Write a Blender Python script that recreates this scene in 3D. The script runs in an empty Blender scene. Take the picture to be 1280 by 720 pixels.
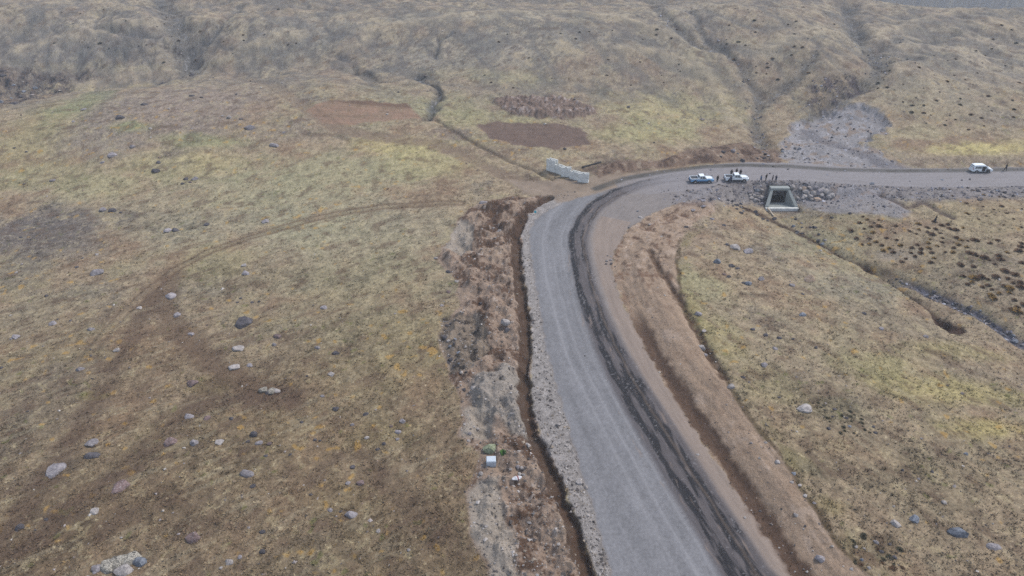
import bpy, bmesh, math, random
import numpy as np
from mathutils import Vector, Matrix

random.seed(7)
RNG = np.random.default_rng(11)
sc = bpy.context.scene
COL = sc.collection

# ------------------------------------------------------------------ camera, sky, sun, exposure
CAM_Z, PITCH, F, CX, CY = 65.0, math.radians(32.7), 865.0, 640.0, 360.0
cam_d = bpy.data.cameras.new("camera")
cam_d.sensor_width = 36.0
cam_d.lens = 36.0 * F / 1280.0
cam_d.clip_start, cam_d.clip_end = 0.5, 9000.0
cam = bpy.data.objects.new("camera", cam_d)
cam.location = (0, 0, CAM_Z)
cam.rotation_euler = (math.pi / 2 - PITCH, 0, 0)
COL.objects.link(cam)
sc.camera = cam

SUN_EL, SUN_AZ = math.radians(54), math.radians(62)      # azimuth from +Y towards +X
world = bpy.data.worlds.new("World")
sc.world = world
world.use_nodes = True
wn = world.node_tree
wn.nodes.clear()
sky = wn.nodes.new("ShaderNodeTexSky")
sky.sky_type = 'NISHITA'
sky.sun_disc = False
sky.sun_elevation = SUN_EL
sky.sun_rotation = SUN_AZ
sky.altitude = 1800
sky.air_density = 1.0
sky.dust_density = 4.0
sky.ozone_density = 1.0
bg = wn.nodes.new("ShaderNodeBackground")
bg.inputs["Strength"].default_value = 0.115
wo = wn.nodes.new("ShaderNodeOutputWorld")
hs = wn.nodes.new("ShaderNodeHueSaturation")          # cloud cover greys the sky
hs.inputs["Saturation"].default_value = 0.62
wn.links.new(sky.outputs[0], hs.inputs["Color"])
wn.links.new(hs.outputs[0], bg.inputs[0])
wn.links.new(bg.outputs[0], wo.inputs[0])

sun_d = bpy.data.lights.new("sun", 'SUN')
sun_d.energy = 1.5
sun_d.angle = math.radians(14)
sun_d.color = (1.0, 0.93, 0.84)
sun = bpy.data.objects.new("sun", sun_d)
sdir = Vector((math.sin(SUN_AZ) * math.cos(SUN_EL), math.cos(SUN_AZ) * math.cos(SUN_EL), math.sin(SUN_EL)))
sun.rotation_euler = sdir.to_track_quat('Z', 'Y').to_euler()
sun.location = (0, 0, 200)
COL.objects.link(sun)

sc.view_settings.view_transform = 'Standard'
sc.view_settings.look = 'None'
sc.view_settings.gamma = 1.0
sc.view_settings.exposure = 1.13
sc.view_settings.use_curve_mapping = False
sc.render.engine = 'CYCLES'
sc.cycles.use_denoising = False
sc.cycles.max_bounces = 4
sc.cycles.volume_bounces = 1
sc.cycles.volume_step_rate = 5

# ------------------------------------------------------------------ numeric helpers
_perm = np.random.default_rng(3).permutation(256).astype(np.int32)
_perm = np.concatenate([_perm, _perm])
_ang = np.random.default_rng(4).random(256) * 2 * np.pi
_gx, _gy = np.cos(_ang).astype(np.float32), np.sin(_ang).astype(np.float32)


def gnoise(x, y):
    x = np.asarray(x, np.float32); y = np.asarray(y, np.float32)
    xi = np.floor(x); yi = np.floor(y)
    fx = x - xi; fy = y - yi
    xi = xi.astype(np.int32) & 255; yi = yi.astype(np.int32) & 255
    u = fx * fx * fx * (fx * (fx * 6 - 15) + 10)
    v = fy * fy * fy * (fy * (fy * 6 - 15) + 10)
    px0 = _perm[xi]; px1 = _perm[xi + 1]

    def g(p, dy, ax, ay):
        h = _perm[p + ((yi + dy) & 255)]
        return _gx[h] * ax + _gy[h] * ay
    n00 = g(px0, 0, fx, fy); n10 = g(px1, 0, fx - 1, fy)
    n01 = g(px0, 1, fx, fy - 1); n11 = g(px1, 1, fx - 1, fy - 1)
    a = n00 + u * (n10 - n00); b = n01 + u * (n11 - n01)
    return (a + v * (b - a)) * 1.5


def fbm(x, y, size, octv=4, gain=0.5, seed=0.0):
    s = np.zeros(np.shape(x), np.float32); a = 1.0; tot = 0.0
    fx = np.asarray(x) / size + 17.3 * seed + 5.1; fy = np.asarray(y) / size - 9.7 * seed + 3.3
    for k in range(octv):
        s += a * gnoise(fx, fy); tot += a
        a *= gain
        fx, fy = fx * 1.93 + fy * 0.41 + 7.7, fy * 1.93 - fx * 0.41 - 2.9
    return s / tot


def sm(x, a, b):
    t = np.clip((np.asarray(x, np.float64) - a) / (b - a), 0, 1)
    return t * t * (3 - 2 * t)


def softplus(x, k):
    return k * np.logaddexp(0, np.asarray(x) / k)


def gauss(x, y, cx, cy, sx, sy, rot=0.0):
    c, s = math.cos(rot), math.sin(rot)
    dx, dy = x - cx, y - cy
    return np.exp(-0.5 * (((dx * c + dy * s) / sx) ** 2 + ((-dx * s + dy * c) / sy) ** 2))


def lin(c):
    c = np.asarray(c, np.float64) / 255.0
    return np.where(c <= 0.04045, c / 12.92, ((c + 0.055) / 1.055) ** 2.4)


KALB = 0.74


def A(r, g, b, k=1.0):
    return lin((r, g, b)) * KALB * k


# pixel of the 1280x720 survey picture -> view ray -> point of the ground
CP, SP = math.cos(PITCH), math.sin(PITCH)


def ray(px, py):
    u = (np.asarray(px, np.float64) - CX) / F; v = (CY - np.asarray(py, np.float64)) / F
    return u, CP + v * SP, -SP + v * CP


def at_z(px, py, z):
    dx, dy, dz = ray(px, py)
    t = (z - CAM_Z) / dz
    return dx * t, dy * t


def to_px(x, y, z):
    zc = y * CP - (z - CAM_Z) * SP
    yc = y * SP + (z - CAM_Z) * CP
    return CX + F * x / zc, CY - F * yc / zc


def polydist(x, y, pts):
    """distance to a polyline, arc length at the foot, signed side (+ = right of travel)"""
    pts = np.asarray(pts, np.float64)
    best = np.full(np.shape(x), 1e9); arc = np.zeros(np.shape(x)); side = np.ones(np.shape(x))
    acc = 0.0
    for (ax, ay), (bx, by) in zip(pts[:-1], pts[1:]):
        ex, ey = bx - ax, by - ay
        L = math.hypot(ex, ey)
        if L < 1e-6:
            continue
        t = np.clip(((x - ax) * ex + (y - ay) * ey) / (L * L), 0, 1)
        qx, qy = x - (ax + t * ex), y - (ay + t * ey)
        d = np.hypot(qx, qy)
        m = d < best
        best = np.where(m, d, best); arc = np.where(m, acc + t * L, arc)
        side = np.where(m, np.where(qx * ey - qy * ex > 0, 1.0, -1.0), side)
        acc += L
    return best, arc, side


def near(x, y, pts, reach, fn):
    """evaluate fn only on the points inside the bounding box of pts grown by reach"""
    pts = np.asarray(pts)
    m = ((x > pts[:, 0].min() - reach) & (x < pts[:, 0].max() + reach) &
         (y > pts[:, 1].min() - reach) & (y < pts[:, 1].max() + reach))
    return m, fn(x[m], y[m], pts) if m.any() else None


def pd(x, y, pts, reach):
    d = np.full(x.shape, 1e3); s = np.zeros(x.shape); sd = np.ones(x.shape)
    m, r = near(x, y, pts, reach, polydist)
    if r is not None:
        d[m], s[m], sd[m] = r
    return d, s, sd


def inside(x, y, pts):
    r = np.zeros(x.shape, bool)
    n = len(pts)
    for i in range(n):
        x1, y1 = pts[i]; x2, y2 = pts[(i + 1) % n]
        if y1 == y2:
            continue
        c = ((y1 > y) != (y2 > y)) & (x < (x2 - x1) * (y - y1) / (y2 - y1) + x1)
        r ^= c
    return r


def polysd(x, y, pts, reach=12.0):
    """signed distance to a closed polygon, positive inside, -1000 when far"""
    out = np.full(x.shape, -1e3)

    def f(xx, yy, p):
        d, _, _ = polydist(xx, yy, np.vstack([p, p[:1]]))
        return np.where(inside(xx, yy, p), d, -d)
    m, r = near(x, y, pts, reach, f)
    if r is not None:
        out[m] = r
    return out


# ------------------------------------------------------------------ large relief
G_OUT = np.array([at_z(px, py, -3.6) for px, py in
                  [(968, 238), (972, 262), (985, 280), (1015, 300), (1060, 328), (1110, 352), (1160, 378), (1205, 400), (1260, 425), (1330, 470), (1450, 540)]])


def H0(x, y):
    x = np.asarray(x, np.float64); y = np.asarray(y, np.float64)
    y0 = 192 - 26 * sm(x, 40, 100)
    z = 0.115 * softplus(y - y0, 9) - 0.05 * softplus(y - 330, 20)
    z = z + 7.0 * gauss(x, y, -88, 182, 62, 22, 0.15)            # low hill on the left
    z = z - 6.0 * gauss(x, y, -135, 222, 45, 12, 0.2)            # valley behind it
    z = z + 6 * gauss(x, y, -150, 262, 50, 16, -0.2)
    z = z + 5 * gauss(x, y, -55, 262, 38, 16, 0.1)
    z = z + 8.5 * gauss(x, y, 18, 244, 44, 20, -0.05)            # dome in the middle
    z = z + 4.5 * gauss(x, y, 100, 226, 16, 26, 0.35)            # spur between two gullies
    z = z + 5 * gauss(x, y, 75, 262, 22, 16, 0.0)
    z = z + 3.0 * gauss(x, y, 150, 200, 30, 26, 0.0)             # hillside on the right
    z = z + 3.5 * gauss(x, y, 165, 245, 40, 18, 0.2)
    w = sm(x, 105, 150)                                          # beyond the last crest the land falls away
    yc = 276 + (183 - x) * 0.45
    z = z - w * 0.42 * softplus(y - yc, 4) * (1 - sm(y, 800, 900)) - w * 60 * sm(y, 400, 800)
    d, s, sd = polydist(x, y, G_OUT)                             # valley of the stream
    z = z - 2.8 * np.exp(-(d / 11.0) ** 2) * sm(s, -1, 2)
    z = z - 1.2 * np.exp(-(d / 26.0) ** 2)
    z = z - 0.8 * sm(x, 10, 60) * (1 - sm(y, 90, 130)) * 0
    return z


def P(px, py):
    """where the view ray through a picture point meets the large relief"""
    dx, dy, dz = ray(px, py)
    t = np.linspace(60, 900, 3500)
    h = CAM_Z + dz * t - H0(dx * t, dy * t)
    k = np.argmax(h < 0)
    if h[k] >= 0:
        return dx * 420, dy * 420
    a, b = h[k - 1], h[k]
    tt = t[k - 1] + (t[k] - t[k - 1]) * a / (a - b)
    return dx * tt, dy * tt


def W(pts):
    return np.array([P(a, b) for a, b in pts])


# ------------------------------------------------------------------ lines and areas of the place
L_EDGE = W([(790, 800), (762, 720), (742, 640), (722, 575), (708, 530), (694, 480), (683, 440), (676, 400), (668, 350), (662, 310), (661, 290),
            (668, 275), (685, 262), (705, 253), (725, 247)])
R_EDGE = W([(960, 800), (908, 720), (875, 660), (842, 600), (812, 550), (788, 510), (764, 465), (749, 430), (734, 390), (722, 350), (716, 315),
            (716, 295), (722, 272), (735, 255), (760, 240), (800, 229), (850, 223)])
L_FULL = np.vstack([L_EDGE, W([(760, 238), (790, 228), (850, 221), (886, 221)])])
TRACKS = W([(1010, 800), (935, 720), (897, 660), (862, 605), (832, 556), (806, 514), (780, 470), (762, 435), (745, 395), (732, 355), (724, 318),
            (723, 297), (730, 275), (745, 258), (770, 242), (805, 231), (860, 224)])
VERGE = W([(1055, 800), (992, 720), (946, 650), (893, 575), (858, 520), (831, 480), (804, 430), (783, 390), (770, 360), (763, 335), (768, 312),
           (785, 287), (815, 268), (850, 256), (885, 250)])
GRASS_R = W([(1140, 800), (1080, 720), (1045, 690), (1000, 620), (975, 580), (945, 545), (920, 510), (905, 480), (880, 440), (862, 410), (850, 380),
             (848, 350), (845, 330), (850, 300), (870, 278), (895, 262)])
BROWN = W([(1068, 800), (1003, 720), (960, 655), (912, 581), (878, 532), (850, 490), (822, 447), (800, 405), (787, 372), (776, 340)])
CRACK = W([(905, 480), (880, 440), (868, 415), (850, 385), (838, 362), (822, 340), (812, 318)])
ROAD_E = W([(800, 232), (850, 229), (900, 224), (940, 222), (1000, 222), (1060, 223), (1120, 223), (1200, 221), (1290, 218), (1420, 214)])
EDGE_E = W([(745, 236), (780, 224), (830, 216), (880, 212), (930, 213), (985, 215), (1040, 216), (1120, 214), (1200, 211), (1290, 208)])
DITCH = W([(752, 800), (733, 720), (720, 680), (703, 630), (688, 590), (668, 550), (655, 510), (655, 470), (657, 430), (654, 390), (648, 350), (645, 315),
           (645, 290), (655, 268), (672, 253), (688, 246)])
SPOIL = W([(640, 800), (612, 720), (592, 670), (580, 620), (592, 590), (606, 562), (572, 545), (577, 505), (562, 470), (551, 435), (551, 405), (575, 385),
           (572, 352), (545, 325), (560, 300), (576, 270), (598, 250), (640, 246), (690, 243), (672, 262), (655, 290), (652, 350), (662, 420),
           (662, 510), (700, 600), (738, 720), (755, 800)])
GREYPILE = W([(600, 520), (585, 495), (598, 470), (635, 455), (652, 470), (655, 515), (672, 552), (640, 545), (622, 522)])
PALE = [W([(640, 780), (612, 720), (592, 670), (582, 622), (594, 600), (625, 600), (632, 640), (648, 700), (655, 780)]),
        W([(577, 545), (578, 512), (600, 500), (622, 520), (612, 548)]),
        W([(556, 312), (562, 290), (578, 272), (592, 285), (588, 312), (570, 322)])]
JUNCTION = W([(630, 222), (665, 226), (700, 224), (745, 220), (800, 215), (860, 212), (880, 222), (800, 232), (758, 243), (735, 250), (700, 254), (688, 247),
              (655, 240)])
PATH2 = W([(575, 252), (530, 255), (480, 257), (430, 265), (370, 280), (310, 297), (260, 315), (215, 338), (185, 360), (160, 385), (120, 430), (75, 480)])
PATH3 = W([(290, 88), (330, 104), (375, 130), (420, 160), (470, 172), (541, 180), (590, 200), (640, 222), (690, 236)])
BRANCH = W([(215, 345), (200, 380), (235, 430), (290, 470), (330, 490), (365, 500)])
TRK_L = [W([(190, 365), (165, 420), (120, 500), (60, 590), (-20, 700)]), W([(360, 495), (260, 500), (180, 560), (110, 620), (20, 690)]),
         W([(265, 480), (232, 510), (200, 545), (150, 590)]), W([(455, 570), (500, 620), (560, 670), (610, 715)])]
THIN = W([(545, 148), (560, 160), (590, 178), (630, 198), (668, 214), (690, 224)])
FIELD_RED = W([(382, 137), (400, 129), (440, 127), (508, 129), (525, 146), (485, 151), (440, 156), (405, 153)])
FIELD_STONE = W([(614, 128), (630, 121), (690, 120), (735, 128), (748, 139), (720, 146), (680, 147), (640, 141)])
FIELD_BROWN = W([(596, 158), (620, 151), (700, 154), (727, 160), (738, 182), (700, 187), (650, 184), (612, 172)])
QUARRY = W([(972, 192), (982, 165), (998, 147), (1036, 131), (1065, 127), (1100, 135), (1110, 150), (1112, 162), (1080, 178), (1105, 196), (1130, 210),
            (1060, 215), (990, 214)])
RAMP = W([(1010, 160), (1035, 175), (1070, 190), (1100, 205), (1130, 213)])
ROCKY_L = W([(-60, 84), (40, 84), (150, 90), (95, 103), (65, 122), (-20, 145), (-60, 150)])
G_LEFT = W([(238, 84), (230, 62), (224, 38), (208, 10), (196, -12)])
G_1 = W([(965, 208), (950, 180), (944, 155), (947, 134), (950, 118), (927, 86), (905, 62), (880, 38), (862, 12)])
G_2 = W([(1010, 145), (1045, 124), (1085, 104), (1104, 84), (1098, 67), (1078, 44), (1065, 25), (1058, 4)])
G_3 = W([(1090, 78), (1120, 74), (1150, 72)])
G_MID = W([(524, 94), (536, 102), (546, 113), (545, 128), (541, 145)])
G_TOP = W([(566, 36), (552, 52), (547, 68)])
G_B1 = W([(944, 130), (975, 112), (1000, 92), (1020, 70)])
G_B2 = W([(905, 62), (870, 52), (835, 30), (815, 8)])
G_B3 = W([(425, 70), (450, 86), (478, 100), (524, 94)])
G_B4 = W([(228, 60), (190, 45), (150, 40), (120, 28)])
G_B5 = W([(228, 60), (262, 42), (285, 22), (298, 6)])
G_B6 = W([(1085, 60), (1120, 48), (1160, 45), (1200, 36)])
CLIFF = W([(1005, 125), (1012, 108), (1040, 90), (1066, 92), (1090, 108), (1050, 122), (1020, 134)])
LIP = W([(930, 262), (960, 275), (994, 292), (1051, 324), (1085, 337), (1132, 369), (1162, 391), (1174, 402)])
PIT = W([(1162, 392), (1176, 396), (1205, 410), (1206, 419), (1190, 419), (1170, 408)])
STREAM = W([(1085, 335), (1140, 356), (1180, 372), (1220, 392), (1250, 410), (1285, 436), (1340, 480)])
SPILL = W([(1000, 240), (1060, 236), (1105, 240), (1128, 252), (1140, 262), (1128, 271), (1085, 266), (1050, 268), (1005, 262)])
RILL_E = W([(1100, 243), (1118, 249), (1135, 257), (1155, 250), (1175, 260), (1192, 270)])
BOULDERY = W([(548, 400), (570, 395), (600, 400), (615, 440), (590, 468), (562, 468), (552, 440)])

CUT = W([(735, 216), (765, 205), (825, 200), (868, 187), (925, 176), (972, 186), (978, 211), (930, 209), (880, 208), (800, 212), (748, 222)])
CRESTS = [W([(432, 62), (470, 38), (540, 24), (620, 14), (700, 15), (770, 22), (810, 34), (850, 50)]), W([(-20, 130), (60, 110), (130, 96), (230, 86)]),
          W([(868, 78), (885, 100), (905, 128), (915, 150)]), W([(945, 78), (985, 48), (1030, 34), (1060, 36)]), W([(255, 84), (300, 66), (340, 52), (380, 40)]),
          W([(1075, 50), (1110, 34), (1150, 24), (1200, 16)]), W([(20, 60), (90, 40), (150, 26), (200, 30)]), W([(760, 60), (820, 66), (860, 82)]), W([(1060, 122), (1090, 96), (1120, 88)])]
CULV = np.array(at_z(972, 252.6, -3.6))        # foot of the culvert mouth
APRON_L, OPEN_W, OPEN_H = 2.7, 3.2, 3.0


def relief(x, y):
    """full height of the ground and the masks that colour it"""
    x = np.asarray(x, np.float64); y = np.asarray(y, np.float64)
    M = {}
    z = H0(x, y)
    wx = x + 1.1 * fbm(x, y, 4.0, 3, seed=1); wy = y + 1.1 * fbm(x, y, 4.0, 3, seed=2)
    hx = x + 0.45 * fbm(x, y, 1.6, 2, seed=3); hy = y + 0.45 * fbm(x, y, 1.6, 2, seed=4)
    far = sm(y, 165, 230)

    # road bodies
    sdr = polysd(hx, hy, np.vstack([L_FULL, VERGE[::-1]]), 9)
    sdc = polysd(hx, hy, np.vstack([L_EDGE, R_EDGE[::-1]]), 9)
    dE, sE, _ = pd(x, y, ROAD_E, 30)
    dEh, _, _ = pd(hx, hy, ROAD_E, 30)
    M['road'] = np.maximum(sm(sdr, -0.25, 0.15), sm(-dEh, -5.6, -5.2))
    M['compact'] = sm(sdc, -0.2, 0.4)
    M['roadE'] = sm(-dEh, -5.6, -5.0)
    dT, sT, sideT = pd(x, y, TRACKS, 14)
    M['dT'] = dT * sideT; M['sT'] = sT
    wT = 1.9 + 0.9 * (1 - sm(sT, 30, 70))
    M['tracks'] = 1 - sm(dT, wT - 0.6, wT + 0.5)
    M['dE'], M['sE'] = dE, sE
    jn = sm(polysd(wx, wy, JUNCTION, 8), -0.8, 0.8)
    M['junction'] = jn

    # undisturbed ground roughness
    disturbed = np.clip(M['road'] + jn, 0, 1)
    ground = (0.9 * fbm(x, y, 34, 3, seed=5) + 0.28 * fbm(x, y, 7, 4, seed=6) + 0.15 * fbm(x, y, 1.5, 3, 0.6, seed=7))
    rn = np.abs(fbm(x + 0.35 * y, y * 0.6, 24, 4, 0.6, seed=9)); rn2 = np.abs(fbm(x - 0.3 * y, y * 0.55, 11, 3, 0.6, seed=10))
    M['rn'], M['rn2'] = rn, rn2
    smooth_hill = 1 - 0.75 * np.clip(gauss(x, y, 15, 236, 45, 26) * 1.5, 0, 1)
    hills = smooth_hill * (4.4 * fbm(x, y, 40, 5, 0.6, seed=8) - 2.0 * (0.35 - rn) * (rn < 0.35) - 0.35 * (0.3 - rn2) * (rn2 < 0.3) + 0.15 * fbm(x, y, 2.6, 3, 0.7, seed=62))
    cr = np.zeros(x.shape)
    for q in CRESTS:
        d_, _, _ = pd(wx, wy, q, 10)
        cr = np.maximum(cr, np.exp(-(d_ / 2.6) ** 2))
    M['crest'] = cr
    z = z + 0.6 * cr
    z = z + ground * (1 - 0.97 * disturbed) + hills * far * (1 - disturbed)

    # embankment of the road across the valley
    lift = 1 - sm(dE, 5.2, 5.2 + 5.0)
    z = z * (1 - lift) + 0.0 * lift
    lift = 1 - sm(-polysd(x, y, np.vstack([L_FULL, VERGE[::-1]]), 9), 0.0, 5.0)
    z = z * (1 - lift) + (0.03 * fbm(x, y, 3.0, 3, seed=11)) * lift
    z = z - 0.12 * M['tracks'] * fbm(sT / 6, M['dT'], 0.9, 3, seed=12) * (dT < 5)
    M['emb'] = (1 - sm(dE, 9.5, 13)) * (1 - M['roadE']) * sm(x, 30, 42) * (y < P(960, 222)[1])

    # spoil left of the ditch
    sds = polysd(wx, wy, SPOIL, 9)
    sp = sm(sds, -0.3, 0.3)
    M['spoil'] = sp * (1 - M['road'])
    lumps = 1.5 * fbm(x, y, 2.6, 4, 0.5, seed=13) + 1.4 * fbm(x, y, 6.0, 2, seed=14) - 0.35 * np.abs(fbm(x, y, 2.0, 2, seed=63))
    z = z + sm(sds, 0, 2.5) * (0.75 + lumps) * (1 - M['road'])
    sdg = polysd(wx, wy, GREYPILE, 6)
    M['greypile'] = sm(sdg, -0.5, 0.6)
    z = z + 0.55 * sm(sdg, -0.5, 2.6)
    M['pale'] = np.maximum.reduce([sm(polysd(wx, wy, q, 6), -0.4, 0.5) for q in PALE])
    z = z - 0.5 * M['pale'] * sm(sds, 0, 2.5)
    M['bouldery'] = sm(polysd(wx, wy, BOULDERY, 6), -0.4, 0.5)
    z = z - 0.5 * M['bouldery']
    # ditch
    dD, sD, sideD = pd(hx, hy, DITCH, 6)
    wD = np.maximum(0.85 + 0.75 * fbm(x, y, 4, 4, 0.7, seed=15), 0.35)
    dep = np.exp(-(dD / wD) ** 4)
    z = z - 1.0 * dep
    M['ditch'] = 1 - sm(dD, wD * 0.85, wD * 1.35)
    M['gravel'] = sm(sideD * dD, 0.9, 1.3) * (1 - sm(-sdc, 3.6, 4.2)) * (1 - M['compact']) * (sdc < 0) * (sideD > 0) * (dD < 6)

    # bank on the right of the road
    sdb = polysd(wx, wy, np.vstack([VERGE, GRASS_R[::-1]]), 9) + 0.9 * fbm(x, y, 2.4, 4, 0.7, seed=83)
    M['bank'] = sm(sdb, -0.35, 0.35) * (1 - M['road'])
    dV, sV, sideV = pd(x, y, VERGE, 45)
    M['dV'], M['sV'] = dV * sideV, sV
    rise = 1.1 * sm(dV, 1.0, 6.0) * np.exp(-np.maximum(dV - 7, 0) / 16) * (sideV > 0) * (1 - sm(y, 112, 132)) * (dV < 45)
    z = z + rise
    dB, sB, _ = pd(hx, hy, BROWN, 5)
    wB = 1.15 + 0.4 * fbm(x, y, 6, 2, seed=16)
    M['brown'] = (1 - sm(sB, 48, 60)) * (1 - sm(dB + 0.35 * fbm(x, y, 1.2, 3, 0.7, seed=82), wB * 0.45, wB * 1.35))
    z = z - 0.5 * np.exp(-(dB / wB) ** 2) * (1 - sm(sB, 46, 60))
    dC, _, _ = pd(hx, hy, CRACK, 5)
    M['crack'] = 1 - sm(dC, 0.4, 1.0)
    z = z - 0.7 * np.exp(-(dC / 0.7) ** 2)
    z = z + M['bank'] * ((0.15 + 0.3 * sm(y, 88, 104)) * fbm(x, y, 2.6, 4, 0.5, seed=17) + 0.14 * fbm(sV / 5, dV, 1.2, 2, seed=18))

    # land by the culvert, lip of the stream valley, pit, stream bed
    M['spill'] = sm(polysd(wx, wy, SPILL, 8), -0.8, 0.8)
    dl, sl, sidel = pd(hx, hy, LIP, 12)
    grow = sm(sl, 0, 30)
    z = z - 0.8 * np.exp(-((dl - 1.0) / 1.0) ** 2) * (sidel < 0) * (dl < 6) * grow
    M['lip'] = (1 - sm(np.abs(dl * -sidel - 0.7), 0.5, 1.1)) * (dl < 5)
    sdp = polysd(hx + 0.9 * fbm(x, y, 2.0, 2, seed=79), hy + 0.9 * fbm(x, y, 2.2, 2, seed=80), PIT, 6)
    M['pit'] = sm(sdp, -0.2, 0.3)
    z = z - 1.1 * sm(sdp, -0.4, 1.2)
    ds, ss, _ = pd(wx, wy, STREAM, 8)
    M['stream'] = (1 - sm(ds, 0.6, 1.3)) * sm(ss, 2, 12)
    z = z - 0.9 * np.exp(-(ds / 1.3) ** 2)
    dr_, _, _ = pd(hx, hy, RILL_E, 5)
    M['rill'] = 1 - sm(dr_, 0.4, 0.9)
    z = z - 0.6 * np.exp(-(dr_ / 0.8) ** 2)
    # flat bed in front of the culvert, and the hole the box sits in
    chw = OPEN_W / 2 - 0.1 + 1.65 * np.clip((CULV[1] - y) / APRON_L, 0, 1.3)
    cw = (1 - sm(np.abs(x - CULV[0]) - chw, 0.0, 0.25)) * sm(y, CULV[1] - APRON_L - 3.5, CULV[1] - APRON_L - 0.6) * (1 - sm(y, CULV[1] + 0.3, CULV[1] + 0.7))
    z = z * (1 - cw) + (-3.95 - 0.3 * (y < CULV[1] - APRON_L - 0.35)) * cw
    M['apron'] = cw
    # tracks and paths
    d2, s2, side2 = pd(x + 0.3 * fbm(x, y, 5, 2, seed=19), y, PATH2, 6)
    two = np.exp(-((np.abs(d2 * side2) - 0.85) / 0.38) ** 2)
    fade2 = 1 - sm(s2, 60, 100)
    M['path2'] = np.maximum(two, 0.4 * (1 - sm(d2, 1.2, 2.0))) * (0.25 + 0.75 * fade2) * (d2 < 5)
    z = z - 0.16 * two * (0.3 + 0.7 * fade2) * (d2 < 5)
    d3, s3, side3 = pd(wx, wy, PATH3, 9)
    M['path3'] = (1 - sm(d3, 1.2, 3.2)) * (0.4 + 0.6 * sm(s3, 25, 70))
    z = z - 0.25 * (1 - sm(d3, 1.2, 3.0)) * (d3 < 5)
    db_, _, _ = pd(wx, wy, BRANCH, 9)
    M['branch'] = (1 - sm(db_, 0.8, 3.2))
    z = z - 0.2 * M['branch']
    tl = np.zeros(x.shape)
    for k, q in enumerate(TRK_L):
        d_, _, sd_ = pd(wx, wy, q, 8)
        tl = np.maximum(tl, (1 - sm(d_, 0.4, 2.6)) * (0.75 if k < 3 else 0.5))
    M['trkl'] = tl
    z = z - 0.18 * tl
    dt, _, _ = pd(hx, hy, THIN, 5)
    M['thin'] = 1 - sm(dt, 0.35, 0.9)
    z = z - 0.5 * np.exp(-(dt / 0.7) ** 2)

    sdk = polysd(wx, wy, CUT, 8)
    M['cut'] = sm(sdk, -0.6, 0.8) * (1 - M['road'])
    z = z + sm(sdk, 0, 2.5) * (0.7 + 1.5 * fbm(x, y, 5, 4, 0.6, seed=75)) * (1 - M['roadE'])
    # fields and the quarry
    for nm, q, dz in (('fred', FIELD_RED, -0.15), ('fstone', FIELD_STONE, 1.1), ('fbrown', FIELD_BROWN, -0.2)):
        sd_ = polysd(wx, wy, q, 8) + 0.9 * fbm(x, y, 3.5, 3, 0.7, seed=65)
        M[nm] = sm(sd_, -0.5, 0.5)
        z = z + dz * sm(sd_, -0.5, 2.0)
    z = z + M['fstone'] * 1.3 * fbm(x, y, 1.8, 3, 0.6, seed=20)
    sdq = polysd(wx, wy, QUARRY, 8) + 3.4 * fbm(x, y, 6, 4, 0.7, seed=81)
    M['quarry'] = sm(sdq, -0.8, 0.8) * (1 - M['road'])
    z = z - 1.2 * sm(sdq, -0.5, 2.0) * sm(y, 160, 175) + M['quarry'] * 0.5 * fbm(x, y, 4, 4, 0.6, seed=21)
    dq, _, _ = pd(wx, wy, RAMP, 8)
    M['ramp'] = 1 - sm(dq, 1.0, 3.0)

    # gullies
    wx = x + 3.2 * fbm(x, y, 13, 3, seed=71) + 1.0 * fbm(x, y, 4, 2, seed=1); wy = y + 3.2 * fbm(x, y, 13, 3, seed=72) + 1.0 * fbm(x, y, 4, 2, seed=2)
    gl = np.zeros(x.shape)
    for q, depth, wid, wt in ((G_LEFT, 2.6, 5.5, 0.75), (G_1, 1.0, 1.9, 0.7), (G_2, 2.2, 3.6, 0.8), (G_3, 0.8, 1.6, 0.5), (G_MID, 1.4, 1.5, 1.0), (G_B1, 1.2, 2.0, .6), (G_B2, 1.2, 2.0, .6), (G_B3, 1.0, 1.6, .55), (G_B4, 1.2, 2.2, .6), (G_B5, 1.0, 1.8, .5), (G_B6, .9, 1.6, .5),
                              (G_TOP, 1.0, 1.3, 0.7)):
        ww = wid * (1 + 0.5 * fbm(x, y, 9, 2, seed=22))
        d_, s_, _ = pd(wx, wy, q, 14)
        L_ = np.hypot(*np.diff(q, axis=0).T).sum()
        e = sm(s_, -2, 5) if q is not G_LEFT else sm(s_, -1, 2)
        z = z - depth * np.exp(-(d_ / ww) ** 2) * e * (d_ < 14)
        gl = np.maximum(gl, np.exp(-(d_ / (ww * 0.9)) ** 2) * wt * (d_ < 14))
    M['gully'] = gl
    M['cliff'] = sm(polysd(wx, wy, CLIFF, 8), -1.5, 1.5)
    z = z + M['cliff'] * 1.2 * fbm(x, y, 3.5, 3, 0.6, seed=23)
    M['rockyl'] = sm(polysd(wx, wy, ROCKY_L, 10), -1.5, 2.0)
    z = z + M['rockyl'] * 1.1 * fbm(x, y, 3.5, 3, 0.6, seed=24)
    M['far'] = far
    # room for the culvert box inside the embankment
    hole = (np.abs(x - CULV[0]) < OPEN_W / 2 + 0.2) & (y > CULV[1] - 0.05) & (y < CULV[1] + 0.9)
    z = np.where(hole, np.minimum(z, 99), z)
    return z, M


def ground_z(x, y):
    return relief(np.atleast_1d(np.asarray(x, float)), np.atleast_1d(np.asarray(y, float)))[0]


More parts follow.
